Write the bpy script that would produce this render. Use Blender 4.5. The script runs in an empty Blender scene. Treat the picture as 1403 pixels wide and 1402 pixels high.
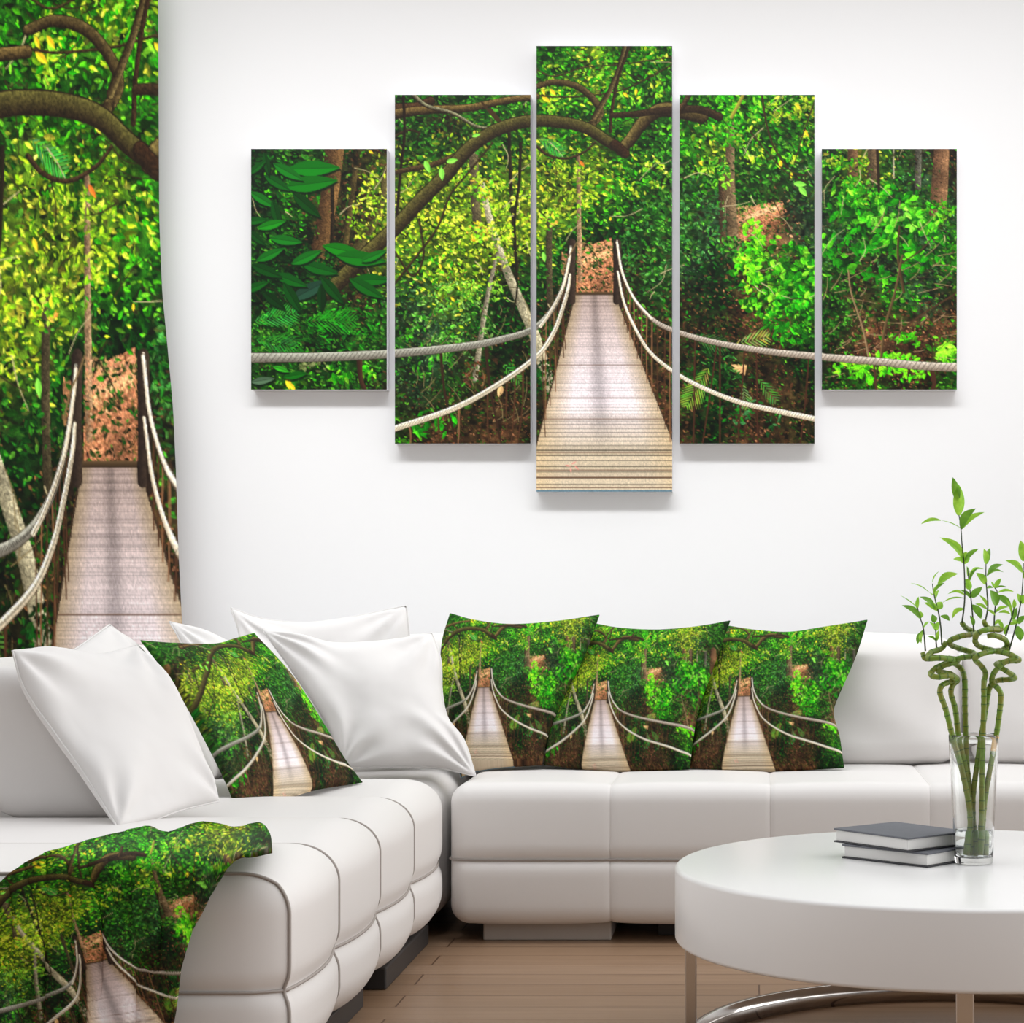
import bpy, math, random
import numpy as np
from mathutils import Vector

# ------------------------------------------------------------------ basics
W, H = 1403, 1402
F = 2770.0                 # focal length in pixels
CX, CY = 1040.0, 803.0     # principal point (shifted lens)
EYE = 0.9
SC = bpy.context.scene
COL = SC.collection
rng = np.random.default_rng(7)
random.seed(7)

def P(px, py, Y):
    return Vector(((px - CX) * Y / F, Y, EYE - (py - CY) * Y / F))

def s2l(c):
    c = np.asarray(c, dtype=float)
    return np.where(c <= 0.04045, c / 12.92, ((c + 0.055) / 1.055) ** 2.4)

def rgb(r, g, b):
    v = s2l(np.array([r, g, b]) / 255.0)
    return (float(v[0]), float(v[1]), float(v[2]), 1.0)

# ------------------------------------------------------------------ materials
def mat(name, col, rough=0.5, metal=0.0, spec=0.5, noise=None, bump=None, sheen=0, coat=0, sss=0):
    m = bpy.data.materials.new(name); m.use_nodes = True
    nt = m.node_tree; b = nt.nodes['Principled BSDF']
    b.inputs['Base Color'].default_value = col
    b.inputs['Roughness'].default_value = rough
    b.inputs['Metallic'].default_value = metal
    b.inputs['Specular IOR Level'].default_value = spec
    if sheen: b.inputs['Sheen Weight'].default_value = sheen
    if coat: b.inputs['Coat Weight'].default_value = coat
    tc = nt.nodes.new('ShaderNodeTexCoord')
    if noise:
        sc, amt, col2 = noise
        n = nt.nodes.new('ShaderNodeTexNoise'); n.inputs['Scale'].default_value = sc
        n.inputs['Detail'].default_value = 4
        nt.links.new(tc.outputs['Object'], n.inputs['Vector'])
        mx = nt.nodes.new('ShaderNodeMix'); mx.data_type = 'RGBA'
        mx.inputs['A'].default_value = col; mx.inputs['B'].default_value = col2
        mp = nt.nodes.new('ShaderNodeMapRange'); mp.inputs['From Min'].default_value = .35
        mp.inputs['From Max'].default_value = .65; mp.inputs['To Max'].default_value = amt
        nt.links.new(n.outputs['Fac'], mp.inputs['Value'])
        nt.links.new(mp.outputs['Result'], mx.inputs['Factor'])
        nt.links.new(mx.outputs['Result'], b.inputs['Base Color'])
    if bump:
        sc, st, dist = bump
        n = nt.nodes.new('ShaderNodeTexNoise'); n.inputs['Scale'].default_value = sc
        n.inputs['Detail'].default_value = 3
        nt.links.new(tc.outputs['Object'], n.inputs['Vector'])
        bp = nt.nodes.new('ShaderNodeBump'); bp.inputs['Strength'].default_value = st
        bp.inputs['Distance'].default_value = dist
        nt.links.new(n.outputs['Fac'], bp.inputs['Height'])
        nt.links.new(bp.outputs['Normal'], b.inputs['Normal'])
    return m

def print_mat(name, rough=.6, weave=0.0):
    m = bpy.data.materials.new(name); m.use_nodes = True
    nt = m.node_tree; b = nt.nodes['Principled BSDF']
    a = nt.nodes.new('ShaderNodeAttribute'); a.attribute_name = 'art'
    nt.links.new(a.outputs['Color'], b.inputs['Base Color'])
    b.inputs['Roughness'].default_value = rough
    b.inputs['Specular IOR Level'].default_value = .2
    if weave:
        tc = nt.nodes.new('ShaderNodeTexCoord')
        n = nt.nodes.new('ShaderNodeTexNoise'); n.inputs['Scale'].default_value = 420
        nt.links.new(tc.outputs['Object'], n.inputs['Vector'])
        bp = nt.nodes.new('ShaderNodeBump'); bp.inputs['Strength'].default_value = weave
        bp.inputs['Distance'].default_value = .002
        nt.links.new(n.outputs['Fac'], bp.inputs['Height'])
        nt.links.new(bp.outputs['Normal'], b.inputs['Normal'])
    return m

M = {}
M['wall'] = mat('wall_paint', (.86, .86, .865, 1), .85, spec=.15, bump=(60, .03, .001))
M['sofa'] = mat('sofa_leather', (.74, .715, .70, 1), .5, spec=.35, bump=(220, .06, .001))
M['seam'] = mat('seam_piping', (.36, .32, .295, 1), .6)
M['white'] = mat('white_cotton', (.70, .68, .67, 1), .85, spec=.15, bump=(3.5, .5, .05))
M['chrome'] = mat('chrome', (.62, .60, .58, 1), .12, metal=1)
M['table'] = mat('table_lacquer', (.80, .79, .785, 1), .25, spec=.4)
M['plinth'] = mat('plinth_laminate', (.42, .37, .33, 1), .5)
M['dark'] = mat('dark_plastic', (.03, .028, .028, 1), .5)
M['cover'] = mat('book_cover_cloth', rgb(98, 100, 107), .7, noise=(60, .4, rgb(88, 90, 97)))
M['cover_edge'] = mat('book_board', rgb(45, 45, 50), .6)
M['page'] = mat('paper_pages', (.72, .71, .69, 1), .9, bump=(500, .2, .001))
M['canvas_edge'] = mat('canvas_edge_cloth', (.72, .71, .73, 1), .8)
M['stalk'] = mat('bamboo_skin', rgb(104, 146, 40), .38, noise=(38, .8, rgb(138, 128, 50)))
M['node'] = mat('bamboo_node', rgb(74, 104, 34), .5)
M['shoot'] = mat('shoot_stem', rgb(52, 70, 40), .5)
M['leaf'] = mat('fresh_leaf', rgb(182, 232, 84), .4, noise=(70, .8, rgb(132, 200, 56)))
M['leafd'] = mat('deep_leaf', rgb(108, 166, 54), .4, noise=(70, .7, rgb(140, 196, 66)))
for k_, c_ in (('leaf', .45), ('leafd', .35)):
    nt_ = M[k_].node_tree; b_ = nt_.nodes['Principled BSDF']; o_ = nt_.nodes['Material Output']
    tr_ = nt_.nodes.new('ShaderNodeBsdfTranslucent'); ms_ = nt_.nodes.new('ShaderNodeMixShader'); ms_.inputs[0].default_value = c_
    nt_.links.new(b_.inputs['Base Color'].links[0].from_socket, tr_.inputs['Color'])
    nt_.links.new(b_.outputs[0], ms_.inputs[1]); nt_.links.new(tr_.outputs[0], ms_.inputs[2]); nt_.links.new(ms_.outputs[0], o_.inputs['Surface'])
M['print_canvas'] = print_mat('printed_canvas', .55, .15)
M['print_cloth'] = print_mat('printed_cloth', .8, .3)

def glassy(name, col, ior, rough=0):
    m = bpy.data.materials.new(name); m.use_nodes = True
    b = m.node_tree.nodes['Principled BSDF']
    b.inputs['Base Color'].default_value = col
    b.inputs['Roughness'].default_value = rough
    b.inputs['Transmission Weight'].default_value = 1
    b.inputs['IOR'].default_value = ior
    return m
M['glass'] = glassy('clear_glass', (.97, .985, .98, 1), 1.45)
M['water'] = glassy('clear_water', (.96, .98, .97, 1), 1.33)

def wood_floor():
    m = bpy.data.materials.new('oak_plank_floor'); m.use_nodes = True
    nt = m.node_tree; N = nt.nodes; L = nt.links; b = N['Principled BSDF']
    tc = N.new('ShaderNodeTexCoord')
    br = N.new('ShaderNodeTexBrick')
    br.inputs['Scale'].default_value = 1
    br.inputs['Brick Width'].default_value = 2.1
    br.inputs['Row Height'].default_value = .12
    br.inputs['Mortar Size'].default_value = .0022
    br.inputs['Mortar Smooth'].default_value = .2
    br.offset = .37; br.offset_frequency = 2
    br.inputs['Color1'].default_value = rgb(158, 130, 106)
    br.inputs['Color2'].default_value = rgb(142, 113, 87)
    br.inputs['Mortar'].default_value = rgb(92, 66, 48)
    L.new(tc.outputs['Object'], br.inputs['Vector'])
    mp = N.new('ShaderNodeMapping'); mp.inputs['Scale'].default_value = (1.2, 34, 1)
    L.new(tc.outputs['Object'], mp.inputs['Vector'])
    n = N.new('ShaderNodeTexNoise'); n.inputs['Scale'].default_value = 2.2; n.inputs['Detail'].default_value = 6
    L.new(mp.outputs['Vector'], n.inputs['Vector'])
    r = N.new('ShaderNodeValToRGB')
    r.color_ramp.elements[0].position = .3; r.color_ramp.elements[0].color = (.80, .78, .76, 1)
    r.color_ramp.elements[1].position = .7; r.color_ramp.elements[1].color = (1, 1, 1, 1)
    L.new(n.outputs['Fac'], r.inputs['Fac'])
    mx = N.new('ShaderNodeMix'); mx.data_type = 'RGBA'; mx.blend_type = 'MULTIPLY'; mx.inputs['Factor'].default_value = 1
    L.new(br.outputs['Color'], mx.inputs['A']); L.new(r.outputs['Color'], mx.inputs['B'])
    L.new(mx.outputs['Result'], b.inputs['Base Color'])
    b.inputs['Roughness'].default_value = .35
    b.inputs['Specular IOR Level'].default_value = .35
    return m
M['floor'] = wood_floor()

# ------------------------------------------------------------------ mesh helpers
def new_obj(name, verts, faces, m, parent=None, smooth=True, mats=None, fmat=None):
    me = bpy.data.meshes.new(name)
    me.from_pydata([tuple(v) for v in verts], [], faces)
    for mm in (mats or [m]): me.materials.append(mm)
    if fmat is not None: me.polygons.foreach_set('material_index', np.asarray(fmat, dtype=np.int32))
    if smooth: me.polygons.foreach_set('use_smooth', np.ones(len(me.polygons), dtype=bool))
    me.update()
    o = bpy.data.objects.new(name, me); COL.objects.link(o)
    if parent is not None: o.parent = parent
    return o

def set_art(o, cols):
    a = o.data.color_attributes.new('art', 'FLOAT_COLOR', 'POINT')
    c = np.ones((len(o.data.vertices), 4), dtype=np.float32); c[:, :3] = cols
    a.data.foreach_set('color', c.ravel())

def tag(o, label, cat, group=None):
    o['label'] = label; o['category'] = cat
    if group: o['group'] = group
    return o

def struct(o): o['kind'] = 'structure'; return o

def empty(name, loc):
    o = bpy.data.objects.new(name, None); COL.objects.link(o); o.location = loc
    o.empty_display_size = .1
    return o

def child(o, root):
    """parent o (built in world coordinates) under an unrotated root"""
    o.parent = root
    loc = Vector(root.location)
    if root.parent: loc += root.parent.location
    me = o.data
    n = len(me.vertices); a = np.empty(n * 3); me.vertices.foreach_get('co', a)
    a = a.reshape(-1, 3) - np.array(loc); me.vertices.foreach_set('co', a.ravel()); me.update()
    return o

def catmull(pts, n=6):
    pts = [np.array(p, float) for p in pts]
    out = []
    ext = [2 * pts[0] - pts[1]] + pts + [2 * pts[-1] - pts[-2]]
    for i in range(1, len(ext) - 2):
        p0, p1, p2, p3 = ext[i - 1:i + 3]
        for k in range(n):
            t = k / n
            out.append(.5 * (2 * p1 + (p2 - p0) * t + (2 * p0 - 5 * p1 + 4 * p2 - p3) * t * t + (3 * p1 - p0 - 3 * p2 + p3) * t ** 3))
    out.append(pts[-1])
    return np.array(out)

def tube_data(path, radii, seg=10, closed=False):
    path = np.array(path, float); n = len(path)
    radii = np.full(n, radii) if np.isscalar(radii) else np.array(radii)
    if closed: t = np.roll(path, -1, 0) - np.roll(path, 1, 0)
    else: t = np.gradient(path, axis=0)
    t /= np.linalg.norm(t, axis=1)[:, None] + 1e-12
    up = np.array([0, 0, 1.]) if abs(t[0][2]) < .9 else np.array([1., 0, 0])
    nrm = np.cross(t[0], up); nrm /= np.linalg.norm(nrm)
    V = []; Fc = []
    for i in range(n):
        nrm = nrm - t[i] * nrm.dot(t[i]); nrm /= np.linalg.norm(nrm)
        bn = np.cross(t[i], nrm)
        for k in range(seg):
            a = 2 * math.pi * k / seg
            V.append(path[i] + radii[i] * (math.cos(a) * nrm + math.sin(a) * bn))
    m = n if closed else n - 1
    for i in range(m):
        j = (i + 1) % n
        for k in range(seg):
            k2 = (k + 1) % seg
            Fc.append((i * seg + k, i * seg + k2, j * seg + k2, j * seg + k))
    if not closed:
        Fc.append(tuple(range(seg))[::-1]); Fc.append(tuple((n - 1) * seg + k for k in range(seg)))
    return V, Fc

class Puff:
    """upholstered block: rounded box pushed about by seams and stuffing"""
    def __init__(self, lo, hi, r, disp, shear=None):
        self.lo = np.array(lo, float); self.hi = np.array(hi, float); self.r = np.array([r] * 3 if np.isscalar(r) else r, float)
        self.disp = disp; self.shear = shear
    def map(self, p, lift=0.0):
        p = np.atleast_2d(np.array(p, float))
        il, ih = self.lo + self.r, self.hi - self.r
        c = np.clip(p, il, ih)
        d = (p - c) / self.r
        n = d / (np.linalg.norm(d, axis=1)[:, None] + 1e-12)
        q = c + n * self.r
        q = q + n * (self.disp(q, n)[:, None] + lift)
        if self.shear: q = self.shear(q)
        return q
    extra = {}
    def mesh(self, step):
        V = []; Fc = []; key = {}
        lo, hi = self.lo, self.hi
        ns = [max(2, int(round((hi[i] - lo[i]) / step))) for i in range(3)]
        # finer near the rounded edges: warp the parameter
        def ax(i):
            r = self.r[i]; L = hi[i] - lo[i]
            e = max(3, int(round(r / step * 1.6)))
            a = lo[i] + r * (1 - np.tan(np.linspace(math.pi / 4, 0, e + 1)))
            mid = np.linspace(lo[i] + r, hi[i] - r, max(2, int(round((L - 2 * r) / step))) + 1)
            b = hi[i] - r * (1 - np.tan(np.linspace(0, math.pi / 4, e + 1)))
            o_ = np.concatenate([a, mid[1:-1], b])
            for e_ in self.extra.get(i, []):
                near = np.abs(o_ - e_) < step * .8
                near[0] = near[-1] = False
                o_ = np.sort(np.concatenate([o_[~near], e_ + np.array([-.009, -.004, 0, .004, .009])]))
            return o_
        A = [ax(i) for i in range(3)]
        for d in range(3):
            u, v = [k for k in range(3) if k != d]
            for side in (0, 1):
                nu, nv = len(A[u]), len(A[v])
                idx = np.empty((nu, nv), int)
                for i in range(nu):
                    for j in range(nv):
                        k = [0, 0, 0]; k[d] = 0 if side == 0 else len(A[d]) - 1; k[u] = i; k[v] = j
                        k = tuple(k)
                        if k not in key:
                            key[k] = len(V); V.append((A[0][k[0]], A[1][k[1]], A[2][k[2]]))
                        idx[i, j] = key[k]
                flip = (side == 1) ^ (d == 1)
                for i in range(nu - 1):
                    for j in range(nv - 1):
                        q = (idx[i, j], idx[i + 1, j], idx[i + 1, j + 1], idx[i, j + 1])
                        Fc.append(q if flip else q[::-1])
        return self.map(V), Fc
    def build(self, name, m, root, step=.02):
        V, Fc = self.mesh(step)
        o = new_obj(name, V, Fc, m)
        return child(o, root) if root else o
    def piping(self, pts, root, name='piping', r=.003, closed=False, mm=None):
        q = self.map(pts)
        V, Fc = tube_data(q, r, 6, closed)
        o = new_obj(name, V, Fc, mm or M['seam'])
        return child(o, root)

def ring_path(lo, hi, d, val, n=160):
    """loop around a box at coordinate val on axis d"""
    u, v = [k for k in range(3) if k != d]
    per = []
    cor = [(lo[u], lo[v]), (hi[u], lo[v]), (hi[u], hi[v]), (lo[u], hi[v])]
    for i in range(4):
        a, b = np.array(cor[i]), np.array(cor[(i + 1) % 4])
        for k in range(n // 4):
            w = a + (b - a) * k / (n // 4)
            p = [0, 0, 0]; p[d] = val; p[u] = w[0]; p[v] = w[1]; per.append(p)
    return per

def box(name, lo, hi, m, root=None, bev=.0, smooth=False):
    x0, y0, z0 = lo; x1, y1, z1 = hi
    V = [(x0, y0, z0), (x1, y0, z0), (x1, y1, z0), (x0, y1, z0), (x0, y0, z1), (x1, y0, z1), (x1, y1, z1), (x0, y1, z1)]
    Fc = [(0, 3, 2, 1), (4, 5, 6, 7), (0, 1, 5, 4), (1, 2, 6, 5), (2, 3, 7, 6), (3, 0, 4, 7)]
    o = new_obj(name, V, Fc, m, smooth=smooth)
    if bev:
        b = o.modifiers.new('bevel', 'BEVEL'); b.width = bev; b.segments = 2
    return child(o, root) if root else o

def lathe(name, prof, m, center, seg=96, root=None):
    V = []; Fc = []; n = len(prof)
    for k in range(seg):
        a = 2 * math.pi * k / seg
        for r, z in prof: V.append((center[0] + r * math.cos(a), center[1] + r * math.sin(a), z))
    for k in range(seg):
        k2 = (k + 1) % seg
        for i in range(n - 1):
            Fc.append((k * n + i, k2 * n + i, k2 * n + i + 1, k * n + i + 1))
    me = bpy.data.meshes.new(name); me.from_pydata(V, [], Fc)
    import bmesh
    bm = bmesh.new(); bm.from_mesh(me); bmesh.ops.remove_doubles(bm, verts=bm.verts, dist=1e-6)
    bmesh.ops.recalc_face_normals(bm, faces=bm.faces); bm.to_mesh(me); bm.free()
    me.materials.append(m)
    me.polygons.foreach_set('use_smooth', np.ones(len(me.polygons), dtype=bool))
    o = bpy.data.objects.new(name, me); COL.objects.link(o)
    return child(o, root) if root else o

# ------------------------------------------------------------------ the printed picture
# one forest picture, painted stroke by stroke, printed on canvases, cushions, curtain and throw
AX0, AY0, AX1, AY1 = 335.0, 50.0, 1335.0, 705.0
S = 1.6
AW, AH = int((AX1 - AX0) * S), int((AY1 - AY0) * S)
img = np.zeros((AH, AW, 3), dtype=np.float32)

def nz(w, h, cell, seed):
    r = np.random.default_rng(seed)
    gw, gh = int(w / cell) + 3, int(h / cell) + 3
    g = r.random((gh, gw)).astype(np.float32)
    x = np.arange(w) / cell; y = np.arange(h) / cell
    xi = x.astype(int); yi = y.astype(int); fx = x - xi; fy = y - yi
    fx = fx * fx * (3 - 2 * fx); fy = fy * fy * (3 - 2 * fy)
    fx = fx[None, :]; fy = fy[:, None]
    a = g[np.ix_(yi, xi)]; b = g[np.ix_(yi, xi + 1)]; c = g[np.ix_(yi + 1, xi)]; d = g[np.ix_(yi + 1, xi + 1)]
    return a * (1 - fx) * (1 - fy) + b * fx * (1 - fy) + c * (1 - fx) * fy + d * fx * fy

def leaf_dab(x, y, L, wd, ang, c, alpha=1.0):
    """pointed leaf in art coordinates"""
    X = (x - AX0) * S; Y = (y - AY0) * S; L = L * S; wd = wd * S
    R = L + 1.5
    x0, x1 = max(0, int(X - R)), min(AW, int(X + R) + 2)
    y0, y1 = max(0, int(Y - R)), min(AH, int(Y + R) + 2)
    if x0 >= x1 or y0 >= y1: return
    gx = np.arange(x0, x1, dtype=np.float32)[None, :] - X
    gy = np.arange(y0, y1, dtype=np.float32)[:, None] - Y
    ca, sa = math.cos(ang), math.sin(ang)
    u = (gx * ca + gy * sa) / L
    v = (-gx * sa + gy * ca)
    hw = wd * np.clip(1 - u * u, 0, 1) * (1 - .25 * u)
    m = np.clip(hw - np.abs(v) + .5, 0, 1) * (np.abs(u) < 1) * alpha
    sh = 1 + .09 * np.sign(v)
    sub = img[y0:y1, x0:x1]
    sub += m[..., None] * (np.array(c, dtype=np.float32) * sh[..., None] - sub)

def stroke(pts, w0, w1, c, c2=None, alpha=1.0, grain=0, smooth=True):
    pts = catmull([(p[0], p[1]) for p in pts], 8) if smooth and len(pts) > 2 else np.array(pts, float)
    n = len(pts)
    c = np.array(c, dtype=np.float32); c2 = c if c2 is None else np.array(c2, dtype=np.float32)
    for i in range(n - 1):
        a = (pts[i] - (AX0, AY0)) * S; b = (pts[i + 1] - (AX0, AY0)) * S
        t0 = i / (n - 1)
        w = (w0 + (w1 - w0) * t0) * S / 2
        x0, x1 = max(0, int(min(a[0], b[0]) - w - 2)), min(AW, int(max(a[0], b[0]) + w + 3))
        y0, y1 = max(0, int(min(a[1], b[1]) - w - 2)), min(AH, int(max(a[1], b[1]) + w + 3))
        if x0 >= x1 or y0 >= y1: continue
        gx = np.arange(x0, x1, dtype=np.float32)[None, :] - a[0]
        gy = np.arange(y0, y1, dtype=np.float32)[:, None] - a[1]
        d = b - a; LL = d.dot(d) + 1e-9
        t = np.clip((gx * d[0] + gy * d[1]) / LL, 0, 1)
        dx, dy = gx - t * d[0], gy - t * d[1]
        dist = np.sqrt(dx * dx + dy * dy)
        m = np.clip(w - dist + .5, 0, 1) * alpha
        side = (dx * -d[1] + dy * d[0]) / (math.sqrt(LL) * max(w, .7))
        if abs(d[0]) > abs(d[1]): side = side * np.sign(d[0])
        k = np.clip(.5 + .5 * side, 0, 1)
        col = c * (1 - k[..., None]) + c2 * k[..., None]
        if grain: col = col * (1 + grain * (GR[y0:y1, x0:x1, None] - .5))
        sub = img[y0:y1, x0:x1]
        sub += m[..., None] * (col - sub)

def poly(pts, c, alpha=1.0):
    p = (np.array(pts, float) - (AX0, AY0)) * S
    x0, x1 = max(0, int(p[:, 0].min())), min(AW, int(p[:, 0].max()) + 1)
    y0, y1 = max(0, int(p[:, 1].min())), min(AH, int(p[:, 1].max()) + 1)
    gx = np.arange(x0, x1)[None, :] + .5; gy = np.arange(y0, y1)[:, None] + .5
    ins = np.zeros((y1 - y0, x1 - x0), bool)
    for i in range(len(p)):
        a, b = p[i], p[(i + 1) % len(p)]
        if a[1] == b[1]: continue
        cond = ((a[1] > gy) != (b[1] > gy)) & (gx < (b[0] - a[0]) * (gy - a[1]) / (b[1] - a[1]) + a[0])
        ins ^= cond
    sub = img[y0:y1, x0:x1]; m = (ins * alpha)[..., None]
    cc = c(gx / S + AX0, gy / S + AY0) if callable(c) else np.array(c, dtype=np.float32)
    sub += m * (cc - sub)

GR = .5 * nz(AW, AH, 1.3, 1) + .5 * nz(AW, AH, 3, 2)
PAL = {
    'y': [(150, 184, 30), (186, 206, 56), (112, 158, 20), (74, 122, 16), (206, 200, 62), (48, 84, 18), (34, 56, 14), (96, 104, 40)],
    'b': [(50, 142, 12), (74, 164, 22), (32, 112, 12), (24, 84, 12), (104, 180, 38), (18, 56, 10), (46, 62, 24)],
    'm': [(38, 104, 20), (56, 124, 32), (22, 72, 14), (78, 138, 40), (16, 46, 12), (56, 66, 28)],
    'd': [(12, 54, 14), (18, 72, 18), (8, 36, 10), (28, 90, 24), (12, 24, 10), (34, 38, 20)],
    't': [(54, 94, 52), (38, 76, 42), (76, 116, 66), (26, 52, 32), (92, 124, 58), (74, 72, 50)],
    'g': [(54, 56, 26), (88, 60, 36), (34, 42, 18), (52, 84, 26), (108, 74, 46), (28, 24, 14), (40, 100, 24), (70, 46, 28)],
    'l': [(118, 76, 48), (90, 56, 34), (146, 100, 70), (64, 44, 28), (48, 62, 24), (58, 92, 28), (104, 66, 44)],
    'p': [(164, 116, 80), (146, 98, 66), (184, 136, 98), (124, 80, 54)],
}
BASE = {'y': (74, 100, 24), 'b': (24, 70, 12), 'm': (24, 54, 16), 'd': (10, 30, 10), 't': (32, 50, 32), 'g': (38, 34, 18), 'l': (66, 46, 30), 'p': (150, 100, 68)}
MAP = ["mmmmmmmbmbbybbbbbbbyymmm", "mmmmmbmmbmbybmbbbbbyyymm", "dmmmmmgmmbbmbmbbbbmyytmm",
       "dmmggmmymybybmbymmbtymgg", "dbggyyymyyyybmmbmmtmymtg", "dbggyyyyyyybbmmtmgtmbtmt",
       "mdggyyyyyymddmmtgpttmmtb", "ddmgymyygmddgmtdgbbmgttb", "ddmgmtymddglgmgdlbbmgbtg",
       "mmdmmttmdggglgggllbmllll", "mmdmmttgdggglggdggdglllb", "mbmmgtmgggggglgdglgmbggb",
       "bmddbglglgggglgdlgggbbbm", "ddddbglllgggggldllgdmmmm", "ddddglllgggggglllllddddd"]
def code(x, y, j=18):
    i = int((x + rng.normal(0, j) - 344) / 41); k = int((y + rng.normal(0, j) - 62) / 41)
    return MAP[min(14, max(0, k))][min(23, max(0, i))]

# ground coat
blk = np.zeros((15, 24, 3), np.float32)
for k in range(15):
    for i in range(24): blk[k, i] = BASE[MAP[k][i]]
yy = np.clip(((np.arange(AH) / S + AY0) - 62) / 41 - .5, 0, 13.999); xx = np.clip(((np.arange(AW) / S + AX0) - 344) / 41 - .5, 0, 22.999)
yi = yy.astype(int); xi = xx.astype(int); fy = (yy - yi)[:, None, None]; fx = (xx - xi)[None, :, None]
img[:] = (blk[np.ix_(yi, xi)] * (1 - fx) * (1 - fy) + blk[np.ix_(yi, xi + 1)] * fx * (1 - fy) + blk[np.ix_(yi + 1, xi)] * (1 - fx) * fy + blk[np.ix_(yi + 1, xi + 1)] * fx * fy)
img *= (.45 + 1.0 * nz(AW, AH, 9, 5) * (.5 + nz(AW, AH, 26, 6)))[..., None]

GATE = .6 * nz(AW, AH, 22, 31) + .4 * nz(AW, AH, 8, 32)
def scatter(n, lmin, lmax, dim, x0=338, x1=1330, y0=52, y1=700, wr=(.28, .5)):
    xs = rng.uniform(x0, x1, n); ys = rng.uniform(y0, y1, n)
    for x, y in zip(xs, ys):
        c = code(x, y)
        p = PAL[c]; q = p[min(len(p) - 1, int(rng.random() ** 1.25 * len(p)))]
        L = rng.uniform(lmin, lmax)
        if c in 'tlgp': L *= .7
        v = dim * rng.uniform(.7, 1.25)
        leaf_dab(x, y, L, L * rng.uniform(*wr), rng.uniform(0, math.pi) if rng.random() < .5 else rng.normal(.3, .5), [min(255, t * v) for t in q])

scatter(9000, 3.5, 7.5, .55)
# sunny earth paths
def earth(x, y): 
    k = GR[(((y - AY0) * S).astype(int)).clip(0, AH - 1), (((x - AX0) * S).astype(int)).clip(0, AW - 1)]
    return (np.array([176, 118, 84], np.float32) * (.55 + .8 * k[..., None]))
poly([(790, 350), (812, 335), (838, 326), (842, 404), (790, 404)], earth)
poly([(793, 362), (812, 350), (836, 343), (838, 351), (815, 356), (798, 368)], (214, 160, 112), .75)
poly([(770, 345), (782, 350), (782, 398), (768, 372)], earth, .8)
poly([(1008, 296), (1040, 280), (1072, 276), (1078, 290), (1052, 306), (1045, 330), (1008, 330)], earth)
poly([(1010, 300), (1040, 288), (1070, 280), (1066, 288), (1036, 298), (1012, 308)], (212, 164, 124), .8)
scatter(15000, 2.0, 4.8, .9, y1=470)
scatter(9000, 1.8, 4.2, .9, y0=440)
scatter(7000, 1.4, 3.0, 1.25)
# distant trunks
BK, BK2 = (104, 96, 80), (58, 50, 40)
for pts, w0, w1, a, b in [
    ([(660, 250), (668, 290), (690, 360), (715, 420), (735, 468), (752, 530)], 7, 17, (168, 160, 132), (104, 98, 78)),
    ([(680, 350), (665, 420), (650, 520)], 5, 8, (150, 142, 120), (84, 78, 62)),
    ([(648, 190), (650, 260), (655, 320)], 13, 12, (96, 88, 60), (60, 52, 40)),
    ([(697, 180), (700, 260), (705, 330), (708, 370)], 5, 5, (44, 38, 26), (26, 22, 14)),
    ([(792, 215), (793, 300), (795, 385)], 5, 7, (150, 122, 92), (98, 78, 58)),
    ([(752, 290), (752, 380), (756, 440)], 8, 9, (74, 66, 46), (46, 40, 28)),
    ([(1000, 170), (1000, 260), (1006, 342)], 11, 17, (122, 102, 74), (66, 54, 38)),
    ([(988, 220), (989, 280), (990, 330)], 9, 9, (80, 62, 44), (46, 36, 26)),
    ([(1290, 190), (1288, 240), (1284, 290)], 20, 24, (128, 96, 68), (70, 50, 36)),
    ([(1168, 204), (1168, 246)], 14, 12, (116, 88, 60), (76, 56, 40)),
    ([(1196, 204), (1194, 250)], 15, 15, (104, 84, 60), (60, 50, 36)),
    ([(1258, 204), (1257, 255)], 9, 9, (90, 88, 76), (52, 50, 42)),
    ([(1224, 204), (1224, 244)], 2, 2, (160, 150, 130), (120, 110, 90)),
    ([(458, 204), (452, 260), (440, 330), (432, 360)], 26, 20, (112, 84, 50), (54, 38, 24)),
    ([(487, 230), (478, 300), (470, 352)], 7, 8, (84, 72, 40), (50, 42, 24)),
    ([(530, 230), (518, 290), (490, 340), (478, 360)], 8, 14, (96, 88, 50), (48, 42, 24)),
    ([(455, 250), (455, 310), (452, 360)], 5, 5, (40, 32, 20), (28, 22, 14)),
]: stroke(pts, w0, w1, a, b, grain=.7)
# clear the sunny earth again a little and litter it
for k in range(1500):
    x, y = (rng.uniform(790, 842), rng.uniform(332, 402)) if k % 2 else (rng.uniform(1010, 1070), rng.uniform(282, 330))
    q = [(196, 144, 104), (176, 124, 88)][rng.integers(0, 2)] if (y < 362 - (x - 790) * .35 if k % 2 else y < 304 - (x - 1010) * .25) else [(132, 88, 58), (112, 74, 48), (148, 102, 70), (90, 60, 38)][rng.integers(0, 4)]
    leaf_dab(x, y, 1.7, .8, rng.uniform(0, 3.14), [t * rng.uniform(.9, 1.1) for t in q], .5)
scatter(2600, 1.8, 4.2, 1.0, y1=400)
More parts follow.
